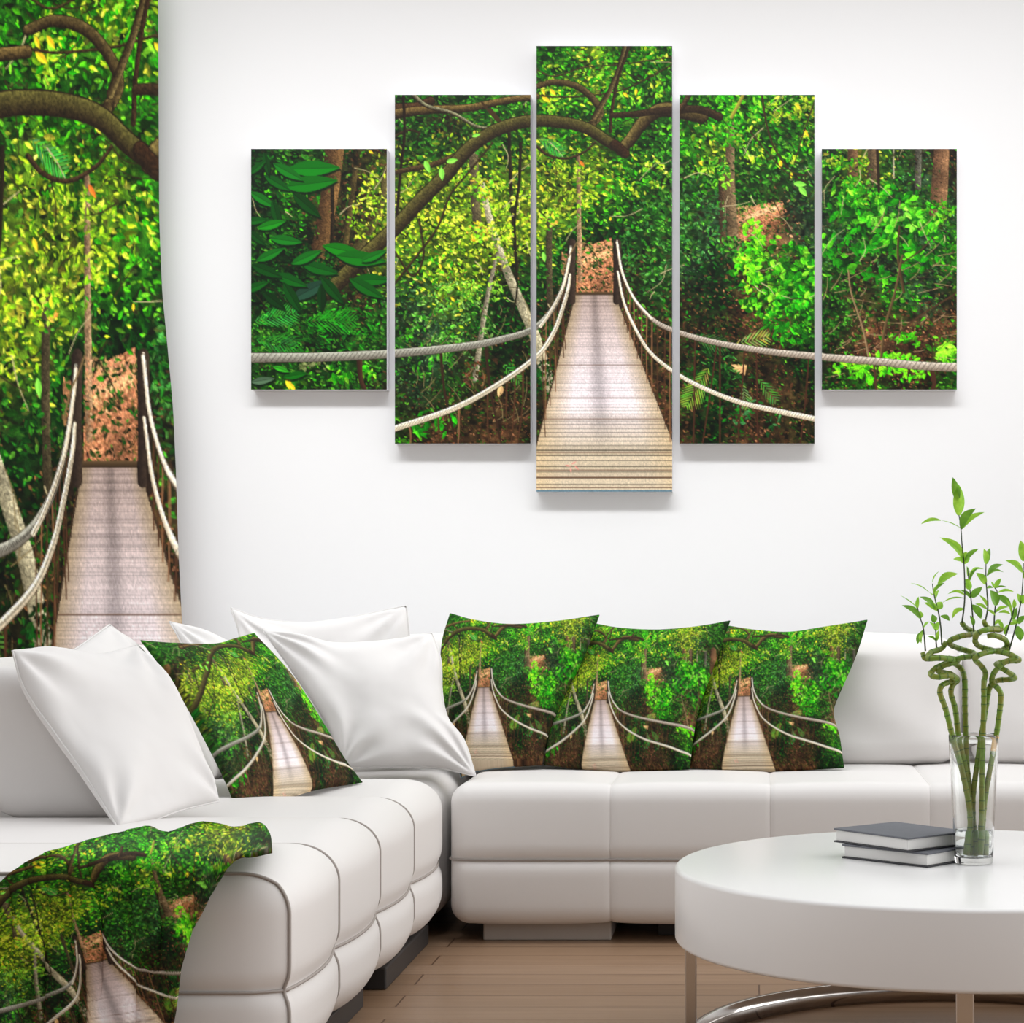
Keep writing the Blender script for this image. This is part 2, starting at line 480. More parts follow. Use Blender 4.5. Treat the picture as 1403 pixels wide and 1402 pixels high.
# bushes lit by the sun
def clump(cx, cy, rx, ry, n, lmin, lmax, cols, ang=None, wr=(.3, .5)):
    for _ in range(n):
        a = rng.uniform(0, 2 * math.pi); r = math.sqrt(rng.random())
        x, y = cx + rx * r * math.cos(a), cy + ry * r * math.sin(a)
        gi, gj = int((y - AY0) * S), int((x - AX0) * S)
        if 0 <= gi < AH and 0 <= gj < AW and GATE[gi, gj] < .47: continue
        c = cols[rng.integers(0, len(cols))]; v = rng.uniform(.75, 1.15)
        L = rng.uniform(lmin, lmax) * .82; v *= .6 + .55 * rng.random() ** .6
        leaf_dab(x, y, L, L * rng.uniform(*wr), (rng.uniform(0, math.pi) if ang is None else rng.normal(ang, .5)), [min(255, t * v) for t in c])
YG = [(178, 206, 44), (206, 220, 72), (150, 190, 34), (112, 164, 24), (70, 112, 20)]
BG = [(52, 158, 14), (84, 186, 26), (34, 132, 12), (22, 100, 12), (124, 200, 44)]
clump(640, 290, 70, 60, 520, 2.5, 5.5, YG)
clump(700, 320, 30, 50, 160, 2, 4.5, YG)
clump(500, 290, 26, 60, 220, 2, 4.5, YG)
clump(600, 380, 40, 40, 170, 2.5, 5, YG + BG)
clump(780, 255, 40, 40, 240, 2.5, 5, YG)
clump(880, 240, 36, 30, 170, 2.5, 5, YG)
clump(760, 120, 26, 40, 200, 3, 6, YG + BG)
clump(890, 100, 30, 40, 200, 3, 6, YG + BG)
clump(840, 120, 40, 50, 200, 3, 7, BG)
clump(1080, 150, 34, 24, 170, 3, 6, YG)
clump(990, 150, 60, 22, 300, 3, 6, BG)
clump(1060, 190, 50, 40, 240, 3, 6, BG + YG)
clump(1060, 380, 60, 56, 420, 4.5, 8.5, BG, wr=(.4, .62))
clump(1030, 350, 20, 50, 180, 3.5, 6, [(110, 214, 20), (140, 226, 40), (80, 190, 14)])
clump(1210, 320, 90, 66, 520, 5, 10, BG[1:4] + [(16, 84, 12), (30, 124, 14)], wr=(.4, .62))
clump(1160, 222, 30, 14, 80, 3, 6, BG + YG)
clump(1180, 262, 40, 22, 130, 4, 8, BG)
clump(1080, 440, 36, 36, 120, 4, 8, [(28, 120, 14), (46, 150, 20), (20, 90, 12)])
clump(1240, 300, 60, 18, 110, 5, 9, [(100, 200, 40), (120, 214, 60), (60, 170, 20)], wr=(.4, .6))
clump(1210, 505, 70, 20, 240, 4, 8, [(100, 214, 20), (130, 226, 40), (60, 180, 14)])
clump(1300, 486, 16, 16, 60, 4, 8, [(110, 220, 30), (140, 226, 50)])
clump(1236, 465, 30, 12, 60, 4, 8, [(100, 214, 20), (60, 170, 14)])
clump(620, 440, 60, 56, 620, 2.2, 4.6, [(96, 150, 62), (70, 122, 44), (126, 172, 84), (46, 92, 30), (40, 110, 24)])
clump(650, 400, 50, 14, 120, 2.5, 5, [(150, 200, 60), (110, 180, 40)])
clump(590, 470, 36, 50, 160, 3, 6, [(60, 150, 24), (40, 120, 20), (90, 170, 50)])
clump(900, 340, 50, 70, 300, 2.2, 4.5, [(40, 96, 40), (56, 116, 50), (30, 76, 28), (80, 140, 60)])
clump(960, 300, 36, 60, 240, 2.2, 4.5, [(46, 104, 50), (60, 124, 58), (36, 84, 36), (90, 150, 70)])
clump(980, 240, 24, 24, 60, 3, 7, [(150, 214, 50), (120, 200, 40)])
clump(385, 470, 40, 40, 160, 4, 9, [(20, 84, 16), (34, 110, 24), (12, 60, 12)], .4, (.14, .25))
clump(470, 450, 50, 30, 240, 3, 7, [(30, 130, 20), (46, 150, 30), (20, 96, 14)], .5, (.2, .34))
clump(480, 512, 40, 12, 90, 4, 8, BG)
clump(590, 580, 34, 20, 80, 4, 8, [(40, 150, 20), (70, 180, 30), (24, 110, 14)])
clump(1000, 500, 40, 30, 90, 4, 9, [(40, 90, 34), (60, 120, 50), (24, 66, 24)], .6, (.14, .26))
clump(1040, 570, 60, 26, 130, 3, 6, [(30, 90, 34), (60, 120, 66), (24, 70, 30), (30, 130, 20)])
clump(960, 520, 40, 40, 120, 3, 6, [(30, 90, 24), (20, 66, 20)])
clump(430, 502, 20, 7, 60, 3, 6, [(96, 110, 60), (120, 130, 80)])
img *= (.80 + .40 * nz(AW, AH, 1.6, 77))[..., None]
img *= (.82 + .36 * nz(AW, AH, 34, 78))[..., None]
for cx_, cy_, rx_, ry_, pal_ in [(1002, 338, 20, 14, 'm'), (1284, 288, 22, 14, 'b'), (1168, 250, 14, 8, 'b'), (1196, 254, 14, 8, 'm'), (748, 520, 22, 26, 'd'), (650, 512, 16, 20, 'g'),
                                (660, 258, 18, 16, 'y'), (1000, 182, 20, 20, 'b'), (655, 318, 16, 14, 'y'), (432, 358, 26, 16, 'd'), (752, 300, 12, 14, 'y'), (756, 440, 12, 14, 'd'), (988, 228, 12, 14, 'm'), (648, 200, 14, 12, 'm')]:
    for _ in range(int(rx_ * ry_ * .3)):
        q = PAL[pal_][rng.integers(0, 5)]; a_, r_ = rng.uniform(0, 6.28), math.sqrt(rng.random())
        leaf_dab(cx_ + rx_ * r_ * math.cos(a_), cy_ + ry_ * r_ * math.sin(a_), rng.uniform(2, 4.4), rng.uniform(.9, 1.9), rng.uniform(0, 3.14), [t * rng.uniform(.7, 1.2) for t in q])
# gold leaves
for x, y, L in [(748, 136, 7), (757, 126, 6), (744, 126, 5), (1069, 225, 6), (1093, 146, 5), (1104, 182, 6), (857, 130, 5), (871, 126, 5), (742, 258, 5), (395, 525, 9), (400, 530, 7), (1084, 240, 4), (960, 224, 4), (600, 300, 5), (603, 365, 4), (508, 208, 4), (836, 300, 3), (620, 410, 4)]:
    leaf_dab(x, y, L, L * .42, rng.uniform(.3, 1.8), (232, 186, 40))
leaf_dab(797, 224, 6, 2, .9, (208, 110, 40))
# palm fronds
def frond(x, y, ang, L, n, c):
    n = int(n * .62)
    for i in range(n):
        t = i / n
        bx, by = x + math.cos(ang) * L * t, y + math.sin(ang) * L * t
        for s in (-1, 1):
            a = ang + s * .72
            l = L * .42 * math.sin(math.pi * (t * .85 + .12))
            leaf_dab(bx + math.cos(a) * l * .5, by + math.sin(a) * l * .5, l * .55, .9, a, [q * rng.uniform(.8, 1.2) for q in c])
frond(970, 505, 2.1, 62, 24, (118, 142, 54)); frond(1018, 528, 1.4, 34, 14, (96, 132, 70))
frond(950, 460, .35, 50, 18, (44, 96, 40)); frond(1010, 470, -.2, 46, 16, (140, 150, 70)); frond(1040, 520, .9, 40, 14, (70, 120, 54))
frond(350, 440, -.2, 60, 22, (46, 130, 50)); frond(352, 465, .2, 56, 18, (40, 110, 40)); frond(690, 500, .8, 34, 12, (70, 130, 50)); frond(740, 190, .6, 40, 18, (64, 140, 60)); frond(420, 440, 0, 70, 22, (34, 120, 24))
for k in range(9): leaf_dab(1013 + math.cos(k * .5 - 2.2) * 7, 502 + math.sin(k * .33 + .0) * 5, 8, 1.8, .3 + k * .33, (204, 158, 108))
leaf_dab(685, 536, 8, 4, 1.9, (200, 160, 110))
# fine twigs
for _ in range(260):
    x, y = rng.uniform(345, 1310), rng.uniform(60, 420)
    a = rng.uniform(-1.2, 1.2) + (math.pi / 2 if rng.random() < .45 else 0); L = rng.uniform(12, 48); k = rng.normal(0, .25)
    pts = [(x, y), (x + L * .5 * math.cos(a), y + L * .5 * math.sin(a)), (x + L * math.cos(a + k), y + L * math.sin(a + k))]
    c = (46, 38, 22) if rng.random() < .7 else (170, 156, 118)
    stroke(pts, rng.uniform(.8, 1.6), .6, c, alpha=.85)
for _ in range(80):
    x, y = rng.uniform(1126, 1310), rng.uniform(300, 520)
    a = rng.uniform(-1.4, .2); L = rng.uniform(12, 40)
    stroke([(x, y), (x + L * .5 * math.cos(a) + 2, y + L * .5 * math.sin(a)), (x + L * math.cos(a), y + L * math.sin(a))], 1.0, .6, (150, 124, 92) if rng.random() < .6 else (60, 46, 30), alpha=.8)
for _ in range(70):
    x, y = rng.uniform(560, 730), rng.uniform(430, 600)
    a = rng.uniform(-2.6, -.5); L = rng.uniform(12, 44)
    stroke([(x, y), (x + L * .5 * math.cos(a) + 2, y + L * .5 * math.sin(a)), (x + L * math.cos(a), y + L * math.sin(a))], 1.0, .6, (120, 104, 70) if rng.random() < .5 else (44, 34, 22), alpha=.8)
# boughs
MO, MO2 = (88, 84, 42), (34, 25, 16)
def bough(pts, w0, w1, a=MO, b=MO2): stroke(pts, w0, w1, b, b); stroke([(p[0], p[1] - .0) for p in pts], w0 * .86, w1 * .86, a, b, grain=.9)
bough([(735, 96), (760, 104), (800, 92), (850, 88), (921, 78)], 2, 1.6, (84, 70, 40))
bough([(735, 130), (770, 133), (830, 128), (870, 116), (921, 88)], 2, 2.4, (70, 54, 32))
bough([(735, 118), (760, 112), (790, 118), (812, 135), (822, 155), (806, 175)], 8, 11, (96, 82, 48))
bough([(856, 62), (848, 92), (836, 122), (826, 140), (814, 160)], 6, 8, (110, 96, 58))
bough([(862, 62), (846, 110), (838, 150), (836, 180)], 4, 5, (62, 44, 28))
bough([(541, 152), (570, 148), (590, 138)], 22, 12, (74, 52, 32))
bough([(541, 155), (590, 150), (640, 148), (690, 138), (735, 132)], 13, 9, (120, 100, 56))
bough([(566, 130), (585, 145), (620, 155), (650, 172), (672, 176)], 6, 4, (150, 150, 116))
bough([(541, 186), (560, 178), (575, 182)], 4, 2.5, (60, 46, 28))
stroke([(552, 130), (554, 180), (548, 240), (543, 300)], 4, 4, (40, 28, 18), (26, 18, 12))
stroke([(713, 196), (711, 250), (705, 300), (707, 360), (708, 400), (700, 440)], 4.5, 2, (40, 34, 20), (24, 20, 12))
stroke([(672, 150), (690, 172)], 4, 3, (60, 44, 26)); stroke([(660, 140), (680, 165)], 3, 2, (60, 44, 26))
bough([(541, 236), (560, 232), (590, 226), (620, 215), (640, 205)], 7, 9, (84, 66, 40))
bough([(450, 400), (500, 350), (541, 312), (575, 275), (610, 240), (640, 205), (675, 180), (710, 168), (740, 165), (775, 168), (805, 176), (830, 192), (850, 203)], 22, 15)
bough([(541, 388), (575, 345), (600, 310), (616, 268), (640, 238), (674, 196)], 3.5, 2.6, (66, 52, 28))
bough([(541, 345), (565, 378), (580, 350), (574, 300)], 3, 3, (66, 52, 28))
bough([(850, 206), (864, 190), (880, 168), (900, 152), (921, 150), (960, 158)], 15, 22, (112, 98, 54))
bough([(838, 158), (870, 156), (900, 152), (930, 150), (960, 150), (985, 160)], 8, 12, (60, 46, 30))
bough([(842, 198), (856, 210)], 14, 8, (60, 40, 24))
bough([(931, 152), (944, 130)], 7, 5, (84, 64, 40))
bough([(735, 200), (750, 212), (775, 217), (800, 208), (815, 195)], 4, 3, (70, 52, 34))
for q in [[(1002, 160), (1012, 142), (1018, 130)]]: stroke(q, 5, 4, (170, 160, 60), (100, 96, 40))
stroke([(1044, 132), (1050, 170), (1062, 205), (1085, 235), (1106, 240)], 3, 1.5, (56, 40, 26))
stroke([(1115, 140), (1098, 190), (1088, 225)], 2, 1.4, (56, 40, 26))
stroke([(1028, 180), (1052, 210), (1080, 238), (1112, 252)], 1.8, 1.2, (56, 40, 26))
stroke([(1238, 400), (1230, 350), (1232, 310)], 4, 2.5, (90, 70, 44), (52, 40, 26))
stroke([(1206, 500), (1212, 450), (1226, 400), (1236, 350)], 4, 3, (110, 90, 58), (60, 46, 30))
stroke([(1210, 478), (1250, 440), (1312, 400)], 3, 2, (70, 50, 34)); stroke([(1236, 360), (1262, 342), (1278, 324)], 2.4, 1.6, (66, 50, 34))
stroke([(1192, 500), (1182, 450), (1166, 400), (1162, 370)], 3, 2, (150, 128, 92), (90, 70, 50))
stroke([(1202, 204), (1204, 262)], 4, 4, (40, 30, 22))
# dark glossy leaves at the left
DL = [(14, 96, 22), (10, 74, 16), (24, 122, 30), (8, 56, 14)]
for x, y, L, a, c in [(430, 228, 34, -.15, (16, 128, 24)), (426, 252, 34, .12, (18, 120, 22)), (380, 250, 22, .6, 0), (365, 222, 16, 1.2, 1), (352, 232, 16, -.6, 0), (395, 238, 22, .3, 2), (420, 280, 24, .8, (10, 70, 14)),
                      (360, 275, 24, .5, 2), (378, 290, 22, 1.3, 1), (350, 300, 18, .2, 0), (372, 308, 20, .0, (30, 140, 26)), (392, 330, 26, .2, 2), (352, 325, 18, .8, 1),
                      (470, 342, 30, .1, (24, 130, 20)), (495, 355, 34, -.2, (20, 116, 22)), (438, 366, 28, .3, 0), (420, 352, 26, -.2, 2), (510, 380, 30, -.1, (16, 104, 20)),
                      (502, 396, 32, .5, (16, 96, 20)), (425, 395, 28, -.15, (40, 78, 58)), (455, 400, 24, 1.2, 1), (398, 385, 24, .4, 0), (400, 408, 22, 1.2, 1), (365, 370, 26, .4, 1), (350, 395, 22, -.3, 0),
                      (370, 345, 22, -.4, 2), (440, 408, 20, 1.7, 3), (375, 410, 20, .7, 3), (512, 350, 22, -.5, (26, 124, 30)), (404, 512, 18, -.2, (20, 110, 20)), (360, 520, 20, -.3, (90, 120, 90)), (385, 507, 12, .2, (60, 180, 40))]:
    c = DL[c] if isinstance(c, int) else c
    c = [q * .8 for q in c]; y = y + rng.normal(0, 2); a = a + rng.normal(0, .15); L = L * rng.uniform(.85, 1.15)
    leaf_dab(x + 1, y + 3, L * .98, L * .3, a, (6, 24, 8), .8)
    leaf_dab(x, y, L * .98, L * .28, a, c)
    stroke([(x - L * .9 * math.cos(a), y - L * .9 * math.sin(a)), (x + L * .9 * math.cos(a), y + L * .9 * math.sin(a))], 1, .6, [q * .6 for q in c], alpha=.7)
for x, y, L, a in [(585, 228, 9, 1.2), (605, 238, 9, 1.5), (619, 220, 8, -.2), (652, 185, 6, -.3), (745, 352, 7, 1.4), (1096, 252, 9, .1), (1100, 262, 9, .9)]:
    leaf_dab(x, y, L, L * .42, a, (120, 200, 70))
# bridge: posts, deck, ropes
def dxl(y): return 789 + (740 - 789) * (y - 404) / 190.0
def dxr(y): return 842 + (921 - 842) * (y - 404) / 201.0
poly([(dxl(404) - 2, 404), (dxr(404) + 2, 404), (dxr(705) + 2, 705), (dxl(705) - 2, 705)], (60, 46, 34))
def deck(x, y):
    x = x + 0 * y; y = y + 0 * x
    u = (x - dxl(y)) / (dxr(y) - dxl(y)) * 2 - 1
    t = np.clip((y - 404) / 271, 0, 1.1)
    top = np.array([152, 134, 126.]); mid = np.array([216, 204, 206.]); low = np.array([178, 164, 142.])
    k1 = np.clip(t / .45, 0, 1)[..., None]; k2 = np.clip((t - .55) / .25, 0, 1)[..., None]
    c = top * (1 - k1) + mid * k1; c = c * (1 - k2) + low * k2
    edge = np.clip((np.abs(u) - .55) / .5, 0, 1)[..., None]
    c = c * (1 - edge) + (np.array([176, 154, 120.]) * (.78 + .32 * t[..., None])) * edge
    dark = np.exp(-((u + .05) / .16) ** 2)[..., None] * (1 - k2) * .22
    c = c * (1 - dark)
    # plank gaps, narrowing with distance
    d = 1.0 / (t + .28)
    ph = d * 46
    row = np.floor(ph); fr = ph - row
    rr = np.sin(row * 12.9898) * 43758.5453; rr = rr - np.floor(rr)
    gap = (fr < .22)
    c = c * (.93 + .12 * rr[..., None])
    c = np.where(gap[..., None], c * (.86 - .30 * np.clip((t[..., None] - .55) * 4, 0, 1)), c)
    c = np.where((y > 671)[..., None] & (t[..., None] > .9), np.array([92, 114, 124.]), c)
    k = GR[(((y - AY0) * S).astype(int)).clip(0, AH - 1), (((x * 3 - AX0) * S).astype(int)) % AW]
    return (c * (.84 + .32 * k[..., None])).astype(np.float32)
poly([(dxl(404), 404), (dxr(404), 404), (dxr(705), 705), (dxl(705), 705)], deck)
for y, w in [(500, 1), (545, 1), (574, 1.4), (644, 1.6), (654, 2.2), (668, 1.6), (620, 1.2)]:
    stroke([(dxl(y), y), (dxr(y), y)], w, w, (84, 60, 46), alpha=.8, smooth=False)
for x, y, a in [(778, 638, .2), (786, 634, -.6), (790, 641, .8), (782, 644, 1.5)]: leaf_dab(x, y, 4, 1, a, (206, 130, 120))
stroke([(788, 402), (843, 402)], 4.5, 4.5, (88, 70, 48), (50, 38, 26), smooth=False)
for side in (-1, 1):
    x0 = 783 if side < 0 else 845
    stroke([(x0, 332), (x0 + side * 1, 370), (x0 - side * 0, 412)], 11, 11, (62, 50, 40), (34, 26, 22), grain=.5, smooth=False)
    stroke([(x0 + side * 5, 370), (x0 + side * 6, 420)], 5, 6, (40, 30, 22), grain=.5, smooth=False)
LU = [(335, 490), (440, 489), (541, 484), (640, 474), (690, 464), (727, 452), (752, 430), (770, 396), (779, 360), (782, 338)]
LL = [(500, 602), (541, 587), (620, 560), (680, 528), (735, 488), (758, 456), (770, 424), (778, 396), (781, 376)]
RU = [(845, 330), (852, 372), (868, 408), (892, 436), (921, 452), (975, 468), (1050, 481), (1117, 488), (1200, 495), (1260, 501), (1335, 504)]
RL = [(846, 372), (854, 412), (868, 446), (890, 482), (921, 508), (960, 530), (1010, 550), (1060, 562), (1117, 574), (1200, 592), (1335, 612)]
def at_poly(L, x):
    q = catmull(L, 8); i = int(np.argmin(np.abs(q[:, 0] - x))); return q[i, 1]
HB = (74, 48, 32)
for x in [560, 600, 628, 668, 694, 706, 716, 742, 748, 753, 758, 762, 766, 770, 773]:   # hangers left
    y0 = at_poly(LL, x) if x < 735 else at_poly(LU, x)
    yb = min(690, 404 + (789 - x) / 49 * 190 + 12) if x > 735 else 612
    stroke([(x, y0), (x + rng.normal(0, 1.5), (y0 + yb) / 2), (x + rng.normal(0, 3), yb)], 2.4 if x < 735 else 1.5, 1.2, HB if rng.random() < .6 else (120, 84, 58))
for x in [603, 665]: stroke([(x, at_poly(LU, x)), (x + 6, at_poly(LU, x) + 60), (x + 22, 610)], 4, 2.5, (50, 34, 24))
stroke([(492, 490), (494, 520), (500, 534)], 8, 5, (70, 46, 32), (44, 30, 22))
for x in [855, 859, 863, 868, 873, 879, 886, 893, 901, 911, 918]:
    y0 = at_poly(RU, x); yb = 404 + (x - 842) / 79 * 201 + 8
    stroke([(x, y0), (x + rng.normal(0, 1), (y0 + yb) / 2), (x, yb)], 1.6, 1.2, HB if rng.random() < .6 else (120, 84, 58))
for x, dx in [(952, -2), (986, 0), (1036, 2), (982, -20), (1020, -10), (1108, -12)]:
    y0 = at_poly(RU, x); stroke([(x, y0), (x + dx * .4, y0 + 60), (x + dx, 610)], 2.2, 2, (66, 40, 28))
stroke([(1276, 504), (1280, 525), (1276, 534)], 7, 4, (66, 42, 30)); stroke([(1197, 496), (1200, 534)], 3, 3, (70, 46, 32))
def rope(Lp, w0, w1, c, c2, knots=0):
    stroke(Lp, w0 + 1.2, w1 + 1.0, (44, 34, 24), alpha=.7)
    stroke(Lp, w0, w1, c, c2, grain=.4)
    q = catmull(Lp, 8); n = len(q)
    seglen = np.concatenate([[0], np.cumsum(np.linalg.norm(np.diff(q, axis=0), axis=1))])
    s = 0
    while s < seglen[-1]:
        x = np.interp(s, seglen, q[:, 0]); y = np.interp(s, seglen, q[:, 1]); w = w0 + (w1 - w0) * s / seglen[-1]
        if w > 3.5: stroke([(x - w * .3, y + w * .42), (x + w * .35, y - w * .42)], .9, .9, [t * .55 for t in c2], alpha=.7, smooth=False)
        s += max(3.5, w * .62)
rope(LU, 13, 3.2, (170, 170, 156), (92, 86, 76)); rope(LL, 8.5, 3.2, (236, 228, 208), (170, 156, 130))
rope(RU, 2.4, 12, (200, 190, 176), (116, 102, 88)); rope(RL, 2.6, 8.5, (242, 232, 214), (178, 162, 136))
rope([(740, 447), (752, 430), (770, 396), (779, 360), (782, 340)], 4, 3, (232, 222, 202), (180, 166, 140)); rope([(845, 332), (852, 372), (868, 408), (892, 436)], 3, 3, (236, 228, 210), (186, 172, 150))
stroke([(770, 372), (776, 356), (784, 343), (790, 332)], 1.8, 1.4, (110, 90, 60))
img = np.clip(img, 0, 255)
# gentle contrast
lum = img.mean(2, keepdims=True)
img = np.clip(img * 1.13 + (img - 90) * .16 + 3, 0, 255)
ART = s2l(img / 255.0).astype(np.float32)
ART *= .93
def soft(A, r):
    for ax in (0, 1):
        c = np.cumsum(np.pad(A, [(r + 1, r) if k == ax else (0, 0) for k in range(3)], mode='edge'), axis=ax, dtype=np.float64)
        n_ = A.shape[ax]; i0 = np.arange(n_)
        A = ((np.take(c, i0 + 2 * r + 1, ax) - np.take(c, i0, ax)) / (2 * r + 1)).astype(np.float32)
    return A
ART_SMALL = soft(soft(ART, 1), 2)
ART_MID = soft(ART, 1)

def sample(X, Y, ART=ART):
    x = np.clip((np.asarray(X) - AX0) * S - .5, 0, AW - 1.001); y = np.clip((np.asarray(Y) - AY0) * S - .5, 0, AH - 1.001)
    xi = x.astype(int); yi = y.astype(int); fx = (x - xi)[..., None]; fy = (y - yi)[..., None]
    return ART[yi, xi] * (1 - fx) * (1 - fy) + ART[yi, xi + 1] * fx * (1 - fy) + ART[yi + 1, xi] * (1 - fx) * fy + ART[yi + 1, xi + 1] * fx * fy

# ------------------------------------------------------------------ the room
YW = 6.26
fl = box('floor', (-4.5, -1.5, -.1), (4.5, YW + .15, 0), M['floor']); struct(fl)
wl = box('wall_back', (-4.5, YW, 0), (4.5, YW + .15, 3.1), M['wall']); struct(wl)

# ------------------------------------------------------------------ canvas panels
YC = 6.215
def canvas(px0, py0, px1, py1, label):
    a = P(px0, py0, YC); b = P(px1, py1, YC)
    st = 1.1
    nu, nv = int((px1 - px0) / st) + 1, int((py1 - py0) / st) + 1
    pu = np.linspace(px0, px1, nu); pv = np.linspace(py0, py1, nv)
    PX, PY = np.meshgrid(pu, pv)
    ox, oz = (a.x + b.x) / 2, b.z
    X = (PX - CX) * YC / F - ox; Z = EYE - (PY - CY) * YC / F - oz
    V = np.stack([X, np.zeros_like(X), Z], -1).reshape(-1, 3)
    idx = np.arange(nu * nv).reshape(nv, nu)
    q = np.stack([idx[:-1, :-1], idx[1:, :-1], idx[1:, 1:], idx[:-1, 1:]], -1).reshape(-1, 4)
    faces = [tuple(int(k) for k in f) for f in q]; nf = len(faces)
    th = YW - YC - .002
    n0 = len(V)
    x0, x1, z0, z1 = a.x - ox, b.x - ox, 0, a.z - oz
    e = .0006
    extra = [(x0, 0, z1), (x1, 0, z1), (x1, 0, z0), (x0, 0, z0), (x0, th, z1), (x1, th, z1), (x1, th, z0), (x0, th, z0)]
    faces += [(n0 + 0, n0 + 1, n0 + 5, n0 + 4), (n0 + 1, n0 + 2, n0 + 6, n0 + 5), (n0 + 2, n0 + 3, n0 + 7, n0 + 6), (n0 + 3, n0 + 0, n0 + 4, n0 + 7), (n0 + 4, n0 + 5, n0 + 6, n0 + 7)]
    o = new_obj('canvas_print', list(V) + extra, faces, None, smooth=False, mats=[M['print_canvas'], M['canvas_edge']], fmat=[0] * nf + [1] * 5)
    cols = np.concatenate([sample(PX, PY).reshape(-1, 3), np.ones((8, 3))])
    set_art(o, cols)
    o.location = (ox, YC, oz)
    return tag(o, label, 'canvas print', 'five-panel forest bridge canvas on the wall')
canvas(344, 204, 530, 534, 'short forest canvas with big dark leaves and a thick rope, leftmost on the wall')
canvas(541, 130, 727, 608, 'tall forest canvas with curving mossy bough and rope, left of the bridge deck panel')
canvas(735, 63, 921, 674, 'tallest forest canvas in the middle, showing the plank bridge deck')
canvas(931, 130, 1116, 608, 'tall forest canvas with palm fronds and two ropes, right of the bridge deck panel')
canvas(1126, 204, 1311, 534, 'short forest canvas with bushy green branches and tree trunks, rightmost on the wall')

# ------------------------------------------------------------------ curtain
def curtain():
    YQ = 6.13
    rows = np.linspace(-70, 1206, 860); nc = 190
    ey = [-70, 0, 300, 400, 460, 560, 650, 750, 850, 900, 1206]; ex = [213, 213.5, 215, 219, 225, 234, 238, 241, 246, 248, 256]
    R = np.interp(rows, ey, ex)
    k = np.ones(31) / 31; R = np.convolve(np.pad(R, 15, mode='edge'), k, mode='valid')
    u = np.linspace(0, 1, nc)
    PX = -60 + (R[:, None] + 60) * u[None, :]
    PY = np.repeat(rows[:, None], nc, 1)
    X = (PX - CX) * YQ / F; Z = EYE - (PY - CY) * YQ / F
    d = .012 * np.sin(X * 11 + .4 * np.sin(Z * 1.3)) + .006 * np.sin(X * 23 + 1 + .5 * Z)
    d = d * np.clip((u[None, :] * -1 + 1) * 8, .25, 1) + .02 * np.clip((u[None, :] - .965) / .035, 0, 1) ** 2
    ox = float(X.mean())
    V = np.stack([X - ox, d, Z], -1).reshape(-1, 3)
    idx = np.arange(PX.size).reshape(PX.shape)
    q = np.stack([idx[:-1, :-1], idx[1:, :-1], idx[1:, 1:], idx[:-1, 1:]], -1).reshape(-1, 4)
    o = new_obj('curtain', V, [tuple(int(k) for k in f) for f in q], M['print_cloth'])
    set_art(o, sample(815 + (PX - 153) / 1.47, 404 + (PY - 640) / 2.1).reshape(-1, 3))
    o.location = (ox, YQ, 0)
    s = o.modifiers.new('thickness', 'SOLIDIFY'); s.thickness = .003; s.offset = 1
    return tag(o, 'full-length curtain printed with the forest bridge, hanging behind the sofa corner', 'curtain')
curtain()

# ------------------------------------------------------------------ sofa
sofa = empty('corner_sofa', (-.6, 5.2, 0))
tag(sofa, 'white L-shaped corner sofa with quilted seats along the wall and towards the viewer', 'sofa')
Y0, DY = 3.455, .42
def seamdip(c, k, w=.012, d=.008): return -d * np.exp(-((c - k) / w) ** 2)
def disp_left(q, n):
    y = q[:, 1]; f = ((y - Y0) / DY) % 1.0
    ends = np.clip((y - Y0) / .05, 0, 1)
    puff = .022 * (np.clip(4 * f * (1 - f), 0, 1) ** .9 - 1)
    a = np.abs(n[:, 1])
    out = puff * (1 - a)
    side = np.clip(np.abs(n[:, 0]) * 1.3 - .3, 0, 1)
    out += side * seamdip(q[:, 2], .205, .02, .012)
    # front end face: soft fullness and middle seam
    e = np.clip(-n[:, 1] * 1.4 - .4, 0, 1)
    out += e * (seamdip(q[:, 2], .205, .014, .008))
    return out
lo, hi = (-1.72, Y0 - .01, .045), (-.785, 5.135, .425)
L_ = Puff(lo, hi, (.105, .035, .09), disp_left)
L_.extra = {1: [Y0 + DY * k for k in (1, 2, 3)], 2: [.205]}
ls = L_.build('seat_cushion', M['sofa'], sofa, .0135)
def sub(o_parent, pf, pts, closed=True, r=.0029):
    q = pf.map(pts, .002); V, Fc = tube_data(q, r, 6, closed)
    o = new_obj('piping', V, Fc, M['seam']); o.parent = o_parent
    loc = Vector(o_parent.parent.location) if o_parent.parent else Vector()
    me = o.data; n = len(me.vertices); a = np.empty(n * 3); me.vertices.foreach_get('co', a)
    a = a.reshape(-1, 3) - np.array(loc); me.vertices.foreach_set('co', a.ravel()); me.update()
    return o
for k in range(1, 4): sub(ls, L_, ring_path(lo, hi, 1, Y0 + DY * k, 240), r=.0026)
sub(ls, L_, ring_path(lo, hi, 2, .205, 500))
def edge_ring(lo, hi, r, y, n=240):
    return ring_path(lo, hi, 1, y, n)
sub(ls, L_, ring_path(lo, hi, 1, Y0 + .006, 240), r=.003)

